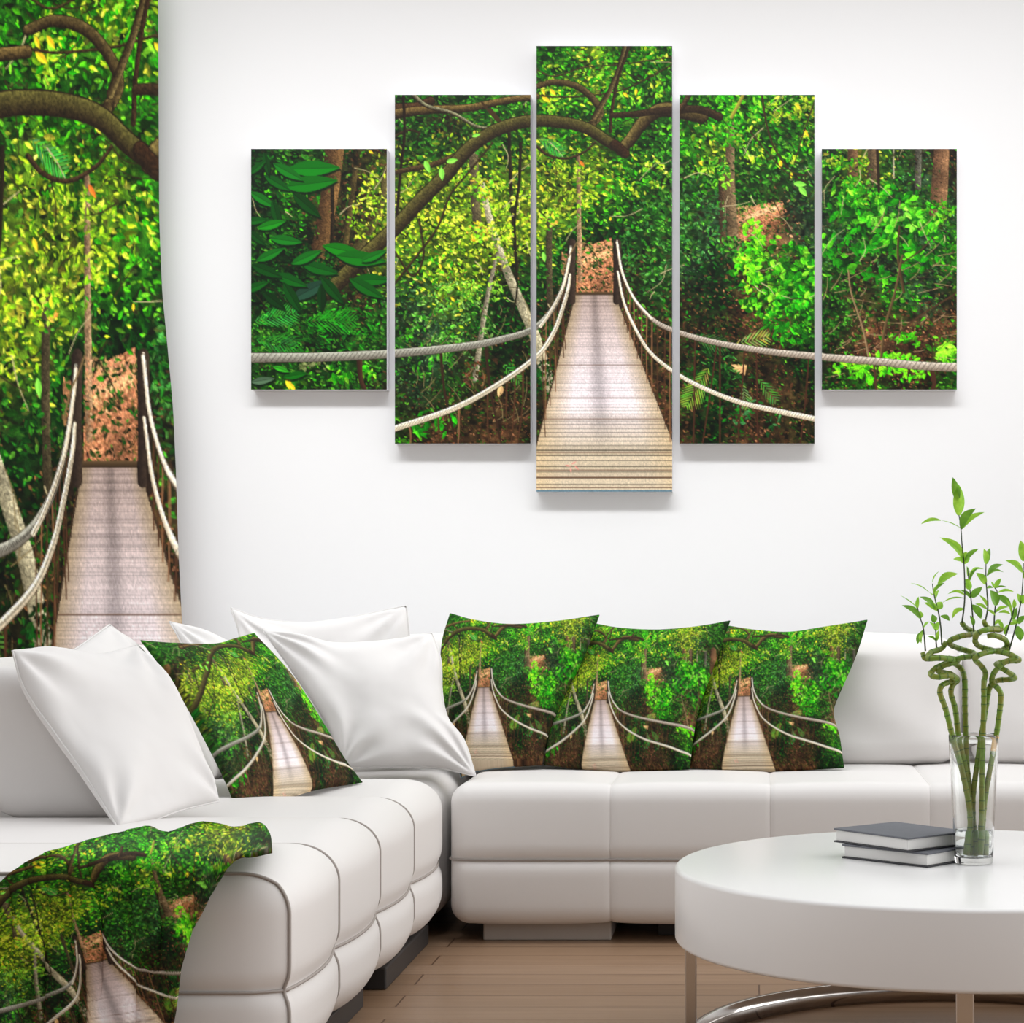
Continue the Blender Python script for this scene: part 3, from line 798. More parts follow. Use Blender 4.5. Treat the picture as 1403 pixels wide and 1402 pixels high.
def disp_back(q, n):
    x = q[:, 0]; f = ((x + .775) / .402) % 1.0
    puff = .006 * (np.clip(4 * f * (1 - f), 0, 1) ** .6 - 1)
    a = np.abs(n[:, 0])
    out = puff * (1 - a)
    e = np.clip(-n[:, 1] * 1.4 - .4, 0, 1)
    out += e * seamdip(q[:, 2], .212, .014, .010)
    out += e * .012 * (1 - ((q[:, 2] - .23) / .19) ** 2)
    for k in range(1, 7): out += (1 - a) * seamdip(x, -.775 + .402 * k, .006, .0025)
    return out
lo2, hi2 = (-.778, 5.075, .045), (2.04, 5.92, .405)
B_ = Puff(lo2, hi2, (.05, .035, .05), disp_back)
B_.extra = {0: [-.775 + .402 * k for k in range(1, 7)], 2: [.212]}
bs = B_.build('seat_cushion', M['sofa'], sofa, .0145)
sub(bs, B_, ring_path(lo2, hi2, 2, .212, 900), r=.0032)
M['thread'] = mat('stitch_thread', (.68, .65, .63, 1), .7)
for k in range(1, 7):
    q = B_.map(ring_path(lo2, hi2, 0, -.775 + .402 * k, 200)); V, Fc = tube_data(q, .0012, 5, True)
    o = new_obj('stitching', V, Fc, M['thread']); child(o, sofa); o.parent = bs
# corner seat
def flat(q, n): return -.004 + .006 * np.cos(q[:, 0] * 7) * np.abs(n[:, 2])
C_ = Puff((-1.72, 5.155, .045), (-.80, 5.92, .40), .07, flat)
cs = C_.build('corner_seat', M['sofa'], sofa, .025)
# back cushions along the wall
def bc(lo, hi, r, amp, name='back_cushion', lean=.12):
    lo = np.array(lo); hi = np.array(hi); c = (lo + hi) / 2; hs = (hi - lo) / 2
    def d(q, n):
        u = np.clip(1 - ((q - c) / hs) ** 2, 0, 1)
        w = u[:, 0] * np.abs(n[:, 1]) * u[:, 2] + u[:, 1] * np.abs(n[:, 0]) * .3 + .5 * u[:, 0] * np.abs(n[:, 2])
        wr = .004 * np.sin(q[:, 0] * 21 + q[:, 2] * 9 + 2 * np.sin(q[:, 2] * 13)) * np.abs(n[:, 1])
        return amp * w + wr
    sh = lambda q: np.stack([q[:, 0], q[:, 1] + (q[:, 2] - lo[2]) * lean, q[:, 2]], -1)
    pf = Puff(lo, hi, r, d, sh)
    o = pf.build(name, M['sofa'], sofa, .02)
    return o, pf
for x0 in (-1.10, -.25, .585, 1.405 - .0):
    w = .81 if x0 != 1.405 else .62
    bc((x0, 5.60, .405), (x0 + w, 5.80, .755), .075, .03)
box_l = Puff((-1.95, 5.90, .05), (2.04, 6.07, .70), .05, lambda q, n: 0 * q[:, 0]).build('back_frame', M['sofa'], sofa, .04)
# left back cushions, leaning outwards
def shl(q): return np.stack([q[:, 0] - (q[:, 2] - .41) * .62, q[:, 1], q[:, 2]], -1)
def dl(q, n): return .012 * np.sin(np.clip((q[:, 1] - 4.16) / .75, 0, 1) * math.pi) * np.abs(n[:, 0]) + .006 * np.abs(n[:, 1]) * np.sin(q[:, 2] * 9)
for y0 in (4.16, 4.92):
    lb = Puff((-1.58, y0, .415), (-1.31, y0 + .75, .735), (.06, .05, .06), dl, shl)
    ob = lb.build('back_cushion', M['sofa'], sofa, .02)
Puff((-1.95, 4.0, .05), (-1.74, 5.9, .56), .04, lambda q, n: 0 * q[:, 0]).build('back_frame', M['sofa'], sofa, .04)
# plinths and rails
def plinth(lo, hi, m=M['plinth'], nm='plinth'): return box(nm, lo, hi, m, sofa, .004)
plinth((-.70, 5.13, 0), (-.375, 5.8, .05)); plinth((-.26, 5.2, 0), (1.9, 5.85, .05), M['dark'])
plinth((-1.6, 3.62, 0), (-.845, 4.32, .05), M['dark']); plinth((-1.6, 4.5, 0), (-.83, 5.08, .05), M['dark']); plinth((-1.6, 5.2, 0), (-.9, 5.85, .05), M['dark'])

# ------------------------------------------------------------------ cushions
def resample(poly_, n):
    p = np.array(poly_, float)
    if len(p) > 2: p = catmull(p, 10)
    s = np.concatenate([[0], np.cumsum(np.linalg.norm(np.diff(p, axis=0), axis=1))]); s /= s[-1]
    t = np.linspace(0, 1, n)
    return np.stack([np.interp(t, s, p[:, 0]), np.interp(t, s, p[:, 1])], -1)
def cushion(top, right, bottom, left, Ys, thick, label, group=None, art=None, n=60, seed=1, wr=.004, pw=.42, name='throw_pillow'):
    """edges as pixel polylines: top & bottom left->right, left & right top->bottom; Ys depths TL,TR,BR,BL"""
    T = resample(top, n); Bm = resample(bottom, n); Lf = resample(left, n); Rt = resample(right, n)
    u = np.linspace(0, 1, n)[None, :, None]; v = np.linspace(0, 1, n)[:, None, None]
    C = (1 - v) * T[None] + v * Bm[None] + (1 - u) * Lf[:, None] + u * Rt[:, None] - ((1 - u) * (1 - v) * T[0] + u * (1 - v) * T[-1] + (1 - u) * v * Bm[0] + u * v * Bm[-1])
    uu, vv = u[..., 0], v[..., 0]
    D = (1 - uu) * (1 - vv) * Ys[0] + uu * (1 - vv) * Ys[1] + uu * vv * Ys[2] + (1 - uu) * vv * Ys[3]
    base = np.stack([(C[..., 0] - CX) * D / F, D, EYE - (C[..., 1] - CY) * D / F], -1)
    e1 = base[0, -1] - base[0, 0] + base[-1, -1] - base[-1, 0]; e2 = base[0, 0] - base[-1, 0] + base[0, -1] - base[-1, -1]
    nn = np.cross(e1, e2); nn /= np.linalg.norm(nn)
    if nn[1] > 0: nn = -nn
    h = (np.clip(16 * uu * (1 - uu) * vv * (1 - vv), 0, 1)) ** pw
    r = np.random.default_rng(seed)
    wv = np.zeros((n, n)); wb = np.zeros((n, n))
    for (cu, cv) in ((0, 0), (1, 0), (1, 1), (0, 1)):
        a = np.arctan2(vv - cv, uu - cu); rad = np.hypot(uu - cu, vv - cv)
        wv += np.sin(a * r.uniform(7, 13) + r.uniform(0, 6)) * np.exp(-(rad / .33) ** 2) * np.clip(rad / .12, 0, 1)
    for _ in range(5):
        k1, k2, ph = r.normal(0, 6), r.normal(0, 6), r.uniform(0, 6)
        wv += .35 * np.sin(k1 * uu + k2 * vv + ph + 1.2 * np.sin(3 * uu + ph))
    front = base + nn * (thick * h + wr * wv * np.clip(h * 1.6, 0, 1))[..., None]
    back = base - nn * (thick * .8 * h)[..., None]
    V = [*front.reshape(-1, 3)]
    idx = np.arange(n * n).reshape(n, n); bi = idx.copy()
    k = n * n; bv = []
    for i in range(1, n - 1):
        for j in range(1, n - 1):
            bi[i, j] = k; k += 1; bv.append(back[i, j])
    V += bv; V = np.array(V)
    f1 = np.stack([idx[:-1, :-1], idx[1:, :-1], idx[1:, 1:], idx[:-1, 1:]], -1).reshape(-1, 4)
    f2 = np.stack([bi[:-1, :-1], bi[:-1, 1:], bi[1:, 1:], bi[1:, :-1]], -1).reshape(-1, 4)
    org = V[:, :].mean(0); org[2] = V[:, 2].min()
    o = new_obj(name, V - org, [tuple(int(t) for t in f) for f in np.concatenate([f1, f2])], M['print_cloth'] if art else M['white'])
    o.location = org
    if art:
        A, Bc = art(C[..., 0], C[..., 1]); Bc = np.minimum(Bc, 667); cf = sample(A, Bc, ART_SMALL)
        set_art(o, np.concatenate([cf.reshape(-1, 3), cf[1:-1, 1:-1].reshape(-1, 3)]))
    # seam along the edge
    bp = np.concatenate([base[0, :], base[1:, -1], base[-1, -2::-1], base[-2:0:-1, 0]])
    sv, sf = tube_data(bp, .0022 if not art else .0015, 5, True)
    so = new_obj('edge_seam', np.array(sv) - org, sf, M['print_cloth'] if art else M['white'], o)
    if art:
        pc = np.concatenate([C[0, :], C[1:, -1], C[-1, -2::-1], C[-2:0:-1, 0]])
        A, Bc = art(pc[:, 0], pc[:, 1]); set_art(so, np.repeat(sample(A, Bc, ART_SMALL), 5, 0))
    return tag(o, label, 'pillow', group)
def aff(x0, y0, bx, cx, by, cy): return lambda x, y: (815 + bx * (x - x0) + cx * (y - y0), 404 + by * (x - x0) + cy * (y - y0))
GW, GP = 'plain white pillows on the sofa', 'forest print pillows on the sofa'
# three printed pillows on the back run
cushion([(617, 841), (650, 850), (700, 856), (760, 852), (821, 843)], [(821, 843), (800, 900), (770, 960), (750, 1010), (742, 1048)],
        [(632, 1066), (650, 1058), (690, 1052), (742, 1048)], [(617, 841), (606, 880), (604, 930), (612, 990), (632, 1066)],
        (5.60, 5.60, 5.44, 5.42), .055, 'leftmost forest bridge pillow on the back seat, beside the large white pillow', GP, aff(666, 951, 3.2, .1, 0, 2.8), 200, 3, .002)
cushion([(806, 853), (850, 861), (900, 864), (950, 860), (1000, 851)], [(1000, 851), (975, 920), (955, 980), (944, 1054)],
        [(746, 1048), (800, 1054), (860, 1058), (944, 1055)], [(806, 853), (790, 900), (765, 960), (750, 1010), (746, 1048)],
        (5.66, 5.58, 5.42, 5.45), .055, 'forest bridge pillow in the middle of the three on the back seat', GP, aff(828, 970, 3.2, .1, 0, 2.85), 200, 4, .002)
cushion([(992, 857), (1030, 863), (1080, 867), (1130, 860), (1188, 850)], [(1188, 850), (1172, 900), (1146, 960), (1142, 980), (1150, 1010), (1156, 1052)],
        [(946, 1052), (1000, 1056), (1060, 1057), (1120, 1054), (1156, 1052)], [(992, 857), (974, 900), (955, 980), (946, 1052)],
        (5.66, 5.58, 5.42, 5.45), .055, 'forest bridge pillow on the back seat nearest the bamboo vase', GP, aff(1023, 965, 3.05, .1, 0, 2.85), 200, 5, .002)
# left printed pillow
cushion([(193, 878), (235, 883), (290, 884), (320, 876), (348, 868)], [(348, 868), (400, 930), (445, 1000), (470, 1040), (496, 1072)],
        [(326, 1114), (380, 1100), (430, 1084), (496, 1074)], [(193, 878), (235, 930), (270, 990), (305, 1060), (326, 1114)],
        (4.68, 4.98, 4.86, 4.52), .045, 'tilted forest bridge pillow on the left seat between two large white pillows', GP, aff(358, 992, 3.371, -1.214, .27, 2.251), 210, 6, .002)
# white pillows
cushion([(17, 892), (60, 890), (120, 900), (158, 893), (186, 884)], [(186, 884), (225, 935), (262, 1005), (285, 1060), (300, 1098)],
        [(162, 1136), (205, 1126), (250, 1110), (300, 1098)], [(17, 892), (34, 945), (76, 1006), (116, 1062), (162, 1136)],
        (4.12, 4.44, 4.30, 4.03), .06, 'large white pillow leaning at the far left in front of the left back cushion', GW, None, 90, 11, .011)
cushion([(78, 905), (110, 885), (150, 856)], [(150, 856), (195, 895), (240, 970), (285, 1060)],
        [(175, 1100), (230, 1080), (285, 1060)], [(78, 905), (100, 960), (130, 1040), (175, 1100)],
        (4.42, 4.72, 4.62, 4.38), .035, 'white pillow with only its pointed corner showing behind the far left pillow', GW, None, 60, 12, .007)
cushion([(232, 852), (270, 862), (315, 880), (350, 888)], [(350, 888), (400, 950), (440, 1010), (470, 1050)],
        [(330, 1075), (400, 1062), (470, 1050)], [(232, 852), (250, 885), (290, 980), (330, 1075)],
        (5.16, 5.28, 5.16, 4.98), .04, 'white pillow with its top edge showing just behind the tilted forest pillow', GW, None, 60, 13, .007)
cushion([(316, 833), (360, 848), (420, 853), (480, 846), (557, 830)], [(557, 830), (562, 880), (566, 960), (585, 1040)],
        [(345, 1048), (450, 1050), (585, 1045)], [(316, 833), (328, 872), (338, 950), (345, 1048)],
        (5.60, 5.60, 5.46, 5.46), .05, 'white pillow with curved top standing behind the large white pillow in the sofa corner', GW, None, 60, 14, .009)
cushion([(359, 863), (410, 872), (460, 883), (520, 880), (592, 868)], [(592, 868), (604, 905), (606, 950), (614, 985), (636, 1015), (652, 1064)],
        [(470, 1052), (540, 1052), (600, 1054), (652, 1066)], [(359, 863), (400, 920), (445, 990), (470, 1052)],
        (5.36, 5.40, 5.20, 5.18), .075, 'large plump white pillow in the sofa corner between the forest pillows', GW, None, 90, 15, .012)

# ------------------------------------------------------------------ throw blanket
def blanket():
    n, mrow = 260, 230
    top = resample([(-60, 1250), (-20, 1226), (20, 1192), (60, 1170), (120, 1152), (180, 1138), (205, 1134), (228, 1142), (262, 1130), (285, 1126), (320, 1135), (345, 1130), (358, 1130), (370, 1145), (373, 1166)], n)
    bot = resample([(-60, 1480), (40, 1484), (120, 1478), (225, 1482)], n)
    left = resample([(-60, 1250), (-60, 1480)], mrow)
    right = resample([(373, 1166), (352, 1171), (325, 1178), (308, 1195), (290, 1225), (262, 1280), (248, 1330), (238, 1400), (225, 1482)], mrow)
    u = np.linspace(0, 1, n)[None, :, None]; v = np.linspace(0, 1, mrow)[:, None, None]
    C = (1 - v) * top[None] + v * bot[None] + (1 - u) * left[:, None] + u * right[:, None] - ((1 - u) * (1 - v) * top[0] + u * (1 - v) * top[-1] + (1 - u) * v * bot[0] + u * v * bot[-1])
    px, py = C[..., 0], C[..., 1]
    # lies on the seat top, then falls down in front of the seat end
    zt = .436
    Ytop = np.clip((EYE - zt - .012) * F / np.clip(py - CY, 1, None), 0, 3.72)      # depth that puts it on the seat
    Yf = 3.415
    D = np.where(Ytop > Yf, Ytop, Yf)
    k = 9
    for _ in range(3):
        Dp = np.pad(D, ((k, k), (0, 0)), mode='edge'); D = np.mean([Dp[i:i + D.shape[0]] for i in range(2 * k + 1)], 0)
    D = D - .010
    fold = .010 * np.sin(px * .045 + .012 * py) * np.clip((py - 1190) / 120, 0, 1) + .006 * np.sin(px * .11 - .02 * py + 1)
    lump = np.exp(-(((px - 350) / 26) ** 2 + ((py - 1150) / 24) ** 2)) * .03
    D = D - np.abs(fold) - lump
    V = np.stack([(px - CX) * D / F, D, EYE - (py - CY) * D / F], -1).reshape(-1, 3)
    org = np.array([V[:, 0].mean(), V[:, 1].mean(), V[:, 2].min()])
    idx = np.arange(px.size).reshape(px.shape)
    q = np.stack([idx[:-1, :-1], idx[1:, :-1], idx[1:, 1:], idx[:-1, 1:]], -1).reshape(-1, 4)
    o = new_obj('throw_blanket', V - org, [tuple(int(k) for k in f) for f in q], M['print_cloth'])
    o.location = org
    set_art(o, sample(815 + 1.603 * (px - 135) - .5 * (py - 1318), np.minimum(404 + .343 * (px - 135) + 1.845 * (py - 1318), 667), ART_MID).reshape(-1, 3))
    s = o.modifiers.new('thickness', 'SOLIDIFY'); s.thickness = .008; s.offset = 0
    return tag(o, 'forest bridge throw blanket draped over the near end of the left seat', 'blanket')
blanket()

# ------------------------------------------------------------------ coffee table
TC = (.39, 3.86); TZ = .37; TR = .55
tb = empty('coffee_table', (TC[0], TC[1], 0))
tag(tb, 'round white coffee table with thick top on a chrome hoop base', 'table')
r = .008
prof = [(0, TZ)] + [(TR - r + r * math.sin(a), TZ - r + r * math.cos(a)) for a in np.linspace(0, math.pi / 2, 6)] + [(TR - r + r * math.cos(a), TZ - .14 + r - r * math.sin(a)) for a in np.linspace(0, math.pi / 2, 6)] + [(0, TZ - .14)]
lathe('tabletop', prof, M['table'], TC, 192, tb)
RR = .515
lathe('base_hoop', [(RR, 0.0), (RR + .012, 0.0), (RR + .012, .046), (RR, .046), (RR, 0.0)], M['chrome'], TC, 160, tb)
for a in (180, 264.5, 20):
    a = math.radians(a); c, s = math.cos(a), math.sin(a)
    wv = Vector((-s, c, 0)); rv = Vector((c, s, 0)); o0 = Vector((TC[0], TC[1], 0))
    V = []
    for z in (.046, TZ - .14 + .001):
        for dr, dw in ((RR - .006, -.015), (RR + .016, -.015), (RR + .016, .015), (RR - .006, .015)):
            V.append(o0 + rv * dr + wv * dw + Vector((0, 0, z)))
    lg = new_obj('leg', V, [(0, 1, 2, 3), (7, 6, 5, 4), (0, 4, 5, 1), (1, 5, 6, 2), (2, 6, 7, 3), (3, 7, 4, 0)], M['chrome'], smooth=False)
    b = lg.modifiers.new('bevel', 'BEVEL'); b.width = .002; b.segments = 2
    child(lg, tb)

# ------------------------------------------------------------------ books
def ground(px, py, z):
    Y = (EYE - z) * F / (py - CY); return P(px, py, Y)
def book(corner, eu, ev, z0, h, label):
    """corner: near corner; eu/ev edge vectors; boards, page block, spine"""
    root = empty('book', (corner[0], corner[1], z0))
    tag(root, label, 'book', 'two stacked books on the coffee table')
    eu = Vector((*eu, 0)); ev = Vector((*ev, 0)); z = Vector((0, 0, 1)); t = .0035
    def slab(name, u0, u1, v0, v1, a, b, m):
        V = [eu * u + ev * v + z * zz for zz in (a, b) for (u, v) in ((u0, v0), (u1, v0), (u1, v1), (u0, v1))]
        o = new_obj(name, V, [(0, 3, 2, 1), (4, 5, 6, 7), (0, 1, 5, 4), (1, 2, 6, 5), (2, 3, 7, 6), (3, 0, 4, 7)], m, smooth=False)
        bb = o.modifiers.new('bevel', 'BEVEL'); bb.width = .0012; bb.segments = 2
        o.parent = root
    slab('page_block', .02, .97, .02, .98, t, h - t, M['page'])
    slab('back_cover', 0, 1, 0, 1, 0, t, M['cover_edge'])
    slab('front_cover', 0, 1, 0, 1, h - t, h, M['cover'])
    slab('spine', .975, 1, 0, 1, t, h - t, M['cover_edge'])
hb = .0275
zb = TZ
c1 = ground(1271, 1189.5, zb); l1 = ground(1153, 1176, zb)
c2 = ground(1244, 1168.5, zb + hb); l2 = ground(1142, 1154, zb + hb); r2 = ground(1310, 1158.5, zb + hb)
ev2 = (l2 - c2).xy; eu2 = (r2 - c2).xy
ev1 = (l1 - c1).xy
n1 = Vector((-ev1[1], ev1[0])); n1 = n1 if n1[1] > 0 else -n1
n2 = Vector((-ev2[1], ev2[0])); n2 = n2 if n2[1] > 0 else -n2
n1.normalize(); n2.normalize()
book(c1.xy, -(-n1) * .17 * 1.0, ev1, zb, hb, 'white-paged dark-covered book lying on the table under another book')
book(c2.xy, n2 * .17, ev2, zb + hb, hb, 'grey-covered book on top of the other book beside the vase')

# ------------------------------------------------------------------ vase
VC = (P(1334, 1180, 3.865).x, 3.865)
g0 = TZ + .0005
def vr(t): return .0365 + .0115 * t
gh = .246
out = [(0, g0)] + [(vr(0) - .003, g0), (vr(0) - .0008, g0 + .0008), (vr(0), g0 + .003)] + [(vr(t), g0 + gh * t) for t in np.linspace(.08, .985, 14)]
out += [(vr(1) - .0006, g0 + gh - .0006), (vr(1) - .0014, g0 + gh), (vr(1) - .0024, g0 + gh - .0008)]
inn = [(vr(t) - .003, g0 + gh * t) for t in np.linspace(.96, .08, 14)] + [(vr(.05) - .005, g0 + .0135), (vr(0) - .012, g0 + .012), (0, g0 + .0118)]
vase = empty('glass_vase', (VC[0], VC[1], g0)); tag(vase, 'tall clear glass vase holding the curly bamboo on the coffee table', 'vase')
lathe('glass_body', out + inn, M['glass'], VC, 72, vase)
wt = .26
wp = [(0, g0 + .0121), (vr(0) - .012, g0 + .0123), (vr(.05) - .0053, g0 + .0138)] + [(vr(t) - .0033, g0 + gh * t) for t in np.linspace(.08, wt, 5)] + [(0, g0 + gh * wt)]
lathe('water', wp, M['water'], VC, 48, vase)

# ------------------------------------------------------------------ bamboo
BY = 3.865
def stalk(pts, offs, label, base, seed):
    """pts upward pixel polyline, offs: (depth at foot, rim, curl amplitude)"""
    r_ = np.random.default_rng(seed)
    n = len(pts); P3 = []
    ci = next(i for i, p in enumerate(pts) if p[1] < 945)
    for i, (x, y) in enumerate(pts):
        if i < ci: d = offs[0] + (offs[1] - offs[0]) * (1171 - y) / (1171 - 945)
        else:
            d = offs[1] + offs[2] * math.sin((i - ci) * 1.15 + .2)
        P3.append(P(x, y, BY + d))
    path = catmull(P3, 10)
    # even resample
    s = np.concatenate([[0], np.cumsum(np.linalg.norm(np.diff(path, axis=0), axis=1))])
    m = int(s[-1] / .0022); t = np.linspace(0, s[-1], m)
    path = np.stack([np.interp(t, s, path[:, k]) for k in range(3)], -1)
    rad = np.full(m, .0052); rad[t > s[-1] - .02] *= .9
    mi = np.zeros(m, int); nx = r_.uniform(.012, .03)
    while nx < s[-1] - .004:
        k = int(nx / s[-1] * m)
        rad[max(0, k - 1):k + 2] *= 1.09; mi[k] = 1
        nx += r_.uniform(.018, .031) if nx < .26 else r_.uniform(.012, .018)
    seg = 12
    V, Fc = tube_data(path, rad, seg)
    fm = [int(mi[i // seg]) if i < (m - 1) * seg else 0 for i in range(len(Fc))]
    o = new_obj('bamboo_stalk', np.array(V) - np.array(path[0]), Fc, None, mats=[M['stalk'], M['node']], fmat=fm)
    o.location = path[0]
    tag(o, label, 'bamboo stalk', 'curly bamboo stalks in the glass vase')
    return o, P3
def Z7(x, y): return (1220 + x / 5.005, 640 + y / 5.005)
def leaf(root, org, base, tip, w, curve, m, seed, dY=.0, by=0.0):
    """base/tip in pixels; arched blade with folded midrib"""
    r_ = random.Random(seed)
    a = np.array(P(base[0], base[1], BY + by)); b = np.array(P(tip[0], tip[1], BY + by + dY))
    ax = b - a; L = np.linalg.norm(ax); ax /= L
    view = np.array([r_.uniform(-.45, .45), -1, r_.uniform(-.3, .5)]); view /= np.linalg.norm(view)
    side = np.cross(ax, view); side /= np.linalg.norm(side); up = np.cross(side, ax)
    perp = np.cross(ax, np.array([0, 1, 0])); perp /= np.linalg.norm(perp)
    if perp[2] < 0: perp = -perp
    n = 9; V = []; Fc = []
    for i in range(n):
        t = i / (n - 1)
        hw = w * (math.sin(math.pi * min(1, t * .96 + .04)) ** .75) * (1 - .28 * t) * (1 if i < n - 1 else .02)
        c = a + ax * L * t + perp * curve * L * math.sin(math.pi * t)
        for k, s_ in enumerate((-1, -.5, 0, .5, 1)):
            V.append(c + side * hw * s_ + up * (abs(s_) * hw * .35))
    for i in range(n - 1):
        for k in range(4): Fc.append((i * 5 + k, i * 5 + k + 1, (i + 1) * 5 + k + 1, (i + 1) * 5 + k))
    o = new_obj('leaf', np.array(V) - org, Fc, m)
    o.parent = root
    return o
def shoot(stk, pts, leaves, by, seed):
    """pts stem (z7 coords, bottom up); leaves (base, tip, half width px, curve, dark)"""
    st = [P(*Z7(*p), BY + by) for p in pts]
    path = catmull(st, 6)
    org = np.array(stk.location)
    V, Fc = tube_data(path, np.linspace(.0018, .0010, len(path)), 6)
    o = new_obj('shoot', np.array(V) - org, Fc, M['shoot'], stk)
    for k, (b, t, w, cv, dk) in enumerate(leaves):
        lf = leaf(o, org, Z7(*b), Z7(*t), w / 5.005 / F * BY * 1.4, cv, M['leafd'] if dk else M['leaf'], seed * 31 + k, random.Random(seed * 7 + k).uniform(-.018, .018), by)
    return o
A_, _ = stalk([(1326, 1171), (1329, 1117), (1318, 1055), (1305, 1009), (1296, 973), (1288, 950), (1291, 939), (1303, 934), (1311, 931), (1300, 926), (1284, 928), (1275, 924), (1283, 915), (1299, 908), (1306, 904), (1290, 902), (1272, 902), (1276, 894), (1290, 889), (1296, 880)], (-.006, -.012, .016),
             'outermost left bamboo stalk, its curl ending in an upturned tip beside the leafy shoots', None, 1)
B_s, _ = stalk([(1330, 1171), (1330, 1117), (1323, 1055), (1314, 1014), (1309, 973), (1303, 950), (1306, 938), (1312, 932), (1303, 924), (1286, 920), (1293, 912), (1308, 908), (1312, 904), (1296, 902), (1280, 901), (1268, 903), (1264, 894)], (.004, .004, .014),
              'second bamboo stalk from the left, its curl reaching furthest left', None, 2)
C_s, _ = stalk([(1335, 1171), (1332, 1110), (1325, 1050), (1323, 1000), (1322, 960), (1322, 935), (1318, 918), (1308, 909), (1306, 905), (1320, 901), (1333, 899), (1334, 895), (1318, 890), (1303, 884), (1302, 878), (1316, 872), (1332, 869), (1334, 866), (1324, 861), (1318, 854)], (.014, .012, .018),
              'straight bamboo stalk in the middle left, winding into a wide flat spiral', None, 3)
D_s, _ = stalk([(1341, 1171), (1345, 1117), (1346, 1040), (1348, 963), (1348, 937), (1350, 922), (1343, 911), (1336, 904), (1341, 898), (1356, 893), (1373, 891), (1380, 884), (1376, 876), (1362, 871), (1353, 872)], (-.010, -.008, .018),
              'thick straight bamboo stalk right of the centre with an open ring on top', None, 4)
E_s, _ = stalk([(1337, 1171), (1333, 1100), (1340, 1040), (1350, 975), (1356, 942), (1366, 933), (1384, 931), (1390, 928), (1378, 919), (1366, 912), (1368, 909), (1382, 906), (1396, 905), (1390, 900), (1382, 896), (1380, 890)], (.008, .006, .015),
              'bamboo stalk crossing behind the thick one and zigzagging to the right', None, 5)
F_s, _ = stalk([(1345, 1171), (1348, 1110), (1353, 1073), (1364, 1014), (1368, 988), (1371, 963), (1371, 950), (1366, 942), (1359, 936), (1362, 922), (1376, 908), (1392, 902), (1378, 895), (1358, 891), (1342, 886), (1336, 878), (1340, 868), (1352, 863), (1370, 863), (1368, 861), (1354, 861), (1348, 852)], (.004, -.012, .02),
              'outermost right bamboo stalk, its curl rising to the top of the spirals', None, 6)
M['sheath'] = mat('dry_leaf_sheath', rgb(236, 178, 48), .5)
sv, sf = tube_data(catmull([P(1365.2, 1009, BY - .0075), P(1362.8, 1019, BY - .007), P(1361, 1029, BY - .0065)], 5), .0056, 10)
so_ = new_obj('leaf_sheath', np.array(sv) - np.array(F_s.location), sf, M['sheath'], F_s); so_['label'] = 'dry yellow sheath'
shoot(C_s, [(490, 1070), (505, 960), (510, 860), (505, 680), (490, 520), (484, 430), (470, 330)], [
    ((470, 332), (468, 118), 34, .02, 0), ((462, 230), (428, 70), 24, .03, 1), ((484, 425), (586, 284), 24, .16, 1), ((486, 425), (645, 310), 16, .12, 0),
    ((505, 640), (338, 484), 22, .14, 0), ((505, 665), (520, 580), 28, 0, 0), ((510, 645), (606, 560), 15, .12, 1), ((500, 640), (430, 632), 12, .05, 0),
    ((484, 420), (345, 366), 2.5, .06, 0), ((345, 366), (208, 392), 11, .12, 0), ((505, 970), (424, 1040), 14, .22, 0), ((512, 880), (392, 872), 9, .2, 0), ((508, 900), (350, 935), 5, .12, 0)], .0, 1)
shoot(C_s, [(572, 1130), (562, 1000), (552, 900), (540, 800), (528, 690)], [
    ((558, 895), (628, 822), 24, .1, 1), ((560, 945), (622, 1042), 22, .1, 1), ((552, 900), (480, 842), 11, .1, 1), ((540, 800), (510, 770), 12, .1, 0), ((535, 840), (540, 770), 22, 0, 0),
    ((540, 790), (606, 688), 9, .12, 1), ((530, 750), (524, 680), 9, .05, 0), ((570, 1090), (545, 1018), 12, .08, 1), ((536, 745), (640, 700), 8, .2, 0)], .012, 2)
shoot(F_s, [(650, 1062), (668, 960), (662, 860), (655, 760), (655, 665)], [
    ((655, 665), (640, 560), 20, .04, 0), ((658, 665), (682, 556), 16, .04, 1), ((662, 745), (772, 670), 15, .16, 1), ((668, 740), (776, 722), 9, .2, 1), ((655, 805), (588, 726), 20, .1, 0),
    ((662, 975), (580, 940), 10, .1, 0), ((668, 960), (610, 880), 9, .1, 0), ((660, 830), (706, 828), 8, .1, 1), ((668, 980), (720, 1020), 8, .1, 0)], -.01, 3)
shoot(D_s, [(712, 1150), (712, 1040), (720, 950), (732, 860), (716, 830)], [
    ((728, 950), (684, 845), 30, .05, 1), ((735, 880), (830, 970), 20, .08, 1), ((716, 830), (758, 764), 14, .05, 0), ((714, 830), (690, 784), 8, .05, 0), ((735, 862), (850, 858), 8, .14, 0),
    ((716, 830), (800, 825), 6, .1, 1), ((716, 1000), (810, 960), 10, .16, 0), ((714, 1080), (760, 1050), 10, .1, 0)], .012, 4)
shoot(D_s, [(790, 1160), (812, 1090), (838, 1010), (848, 960)], [
    ((838, 1045), (866, 965), 18, .05, 1), ((846, 970), (846, 905), 12, .05, 0), ((820, 1005), (740, 1000), 9, .16, 0), ((812, 1080), (782, 1150), 14, .05, 0), ((830, 1010), (790, 905), 8, .1, 0), ((815, 1080), (880, 1070), 10, .1, 0), ((770, 1110), (730, 1050), 12, .1, 0)], -.004, 5)
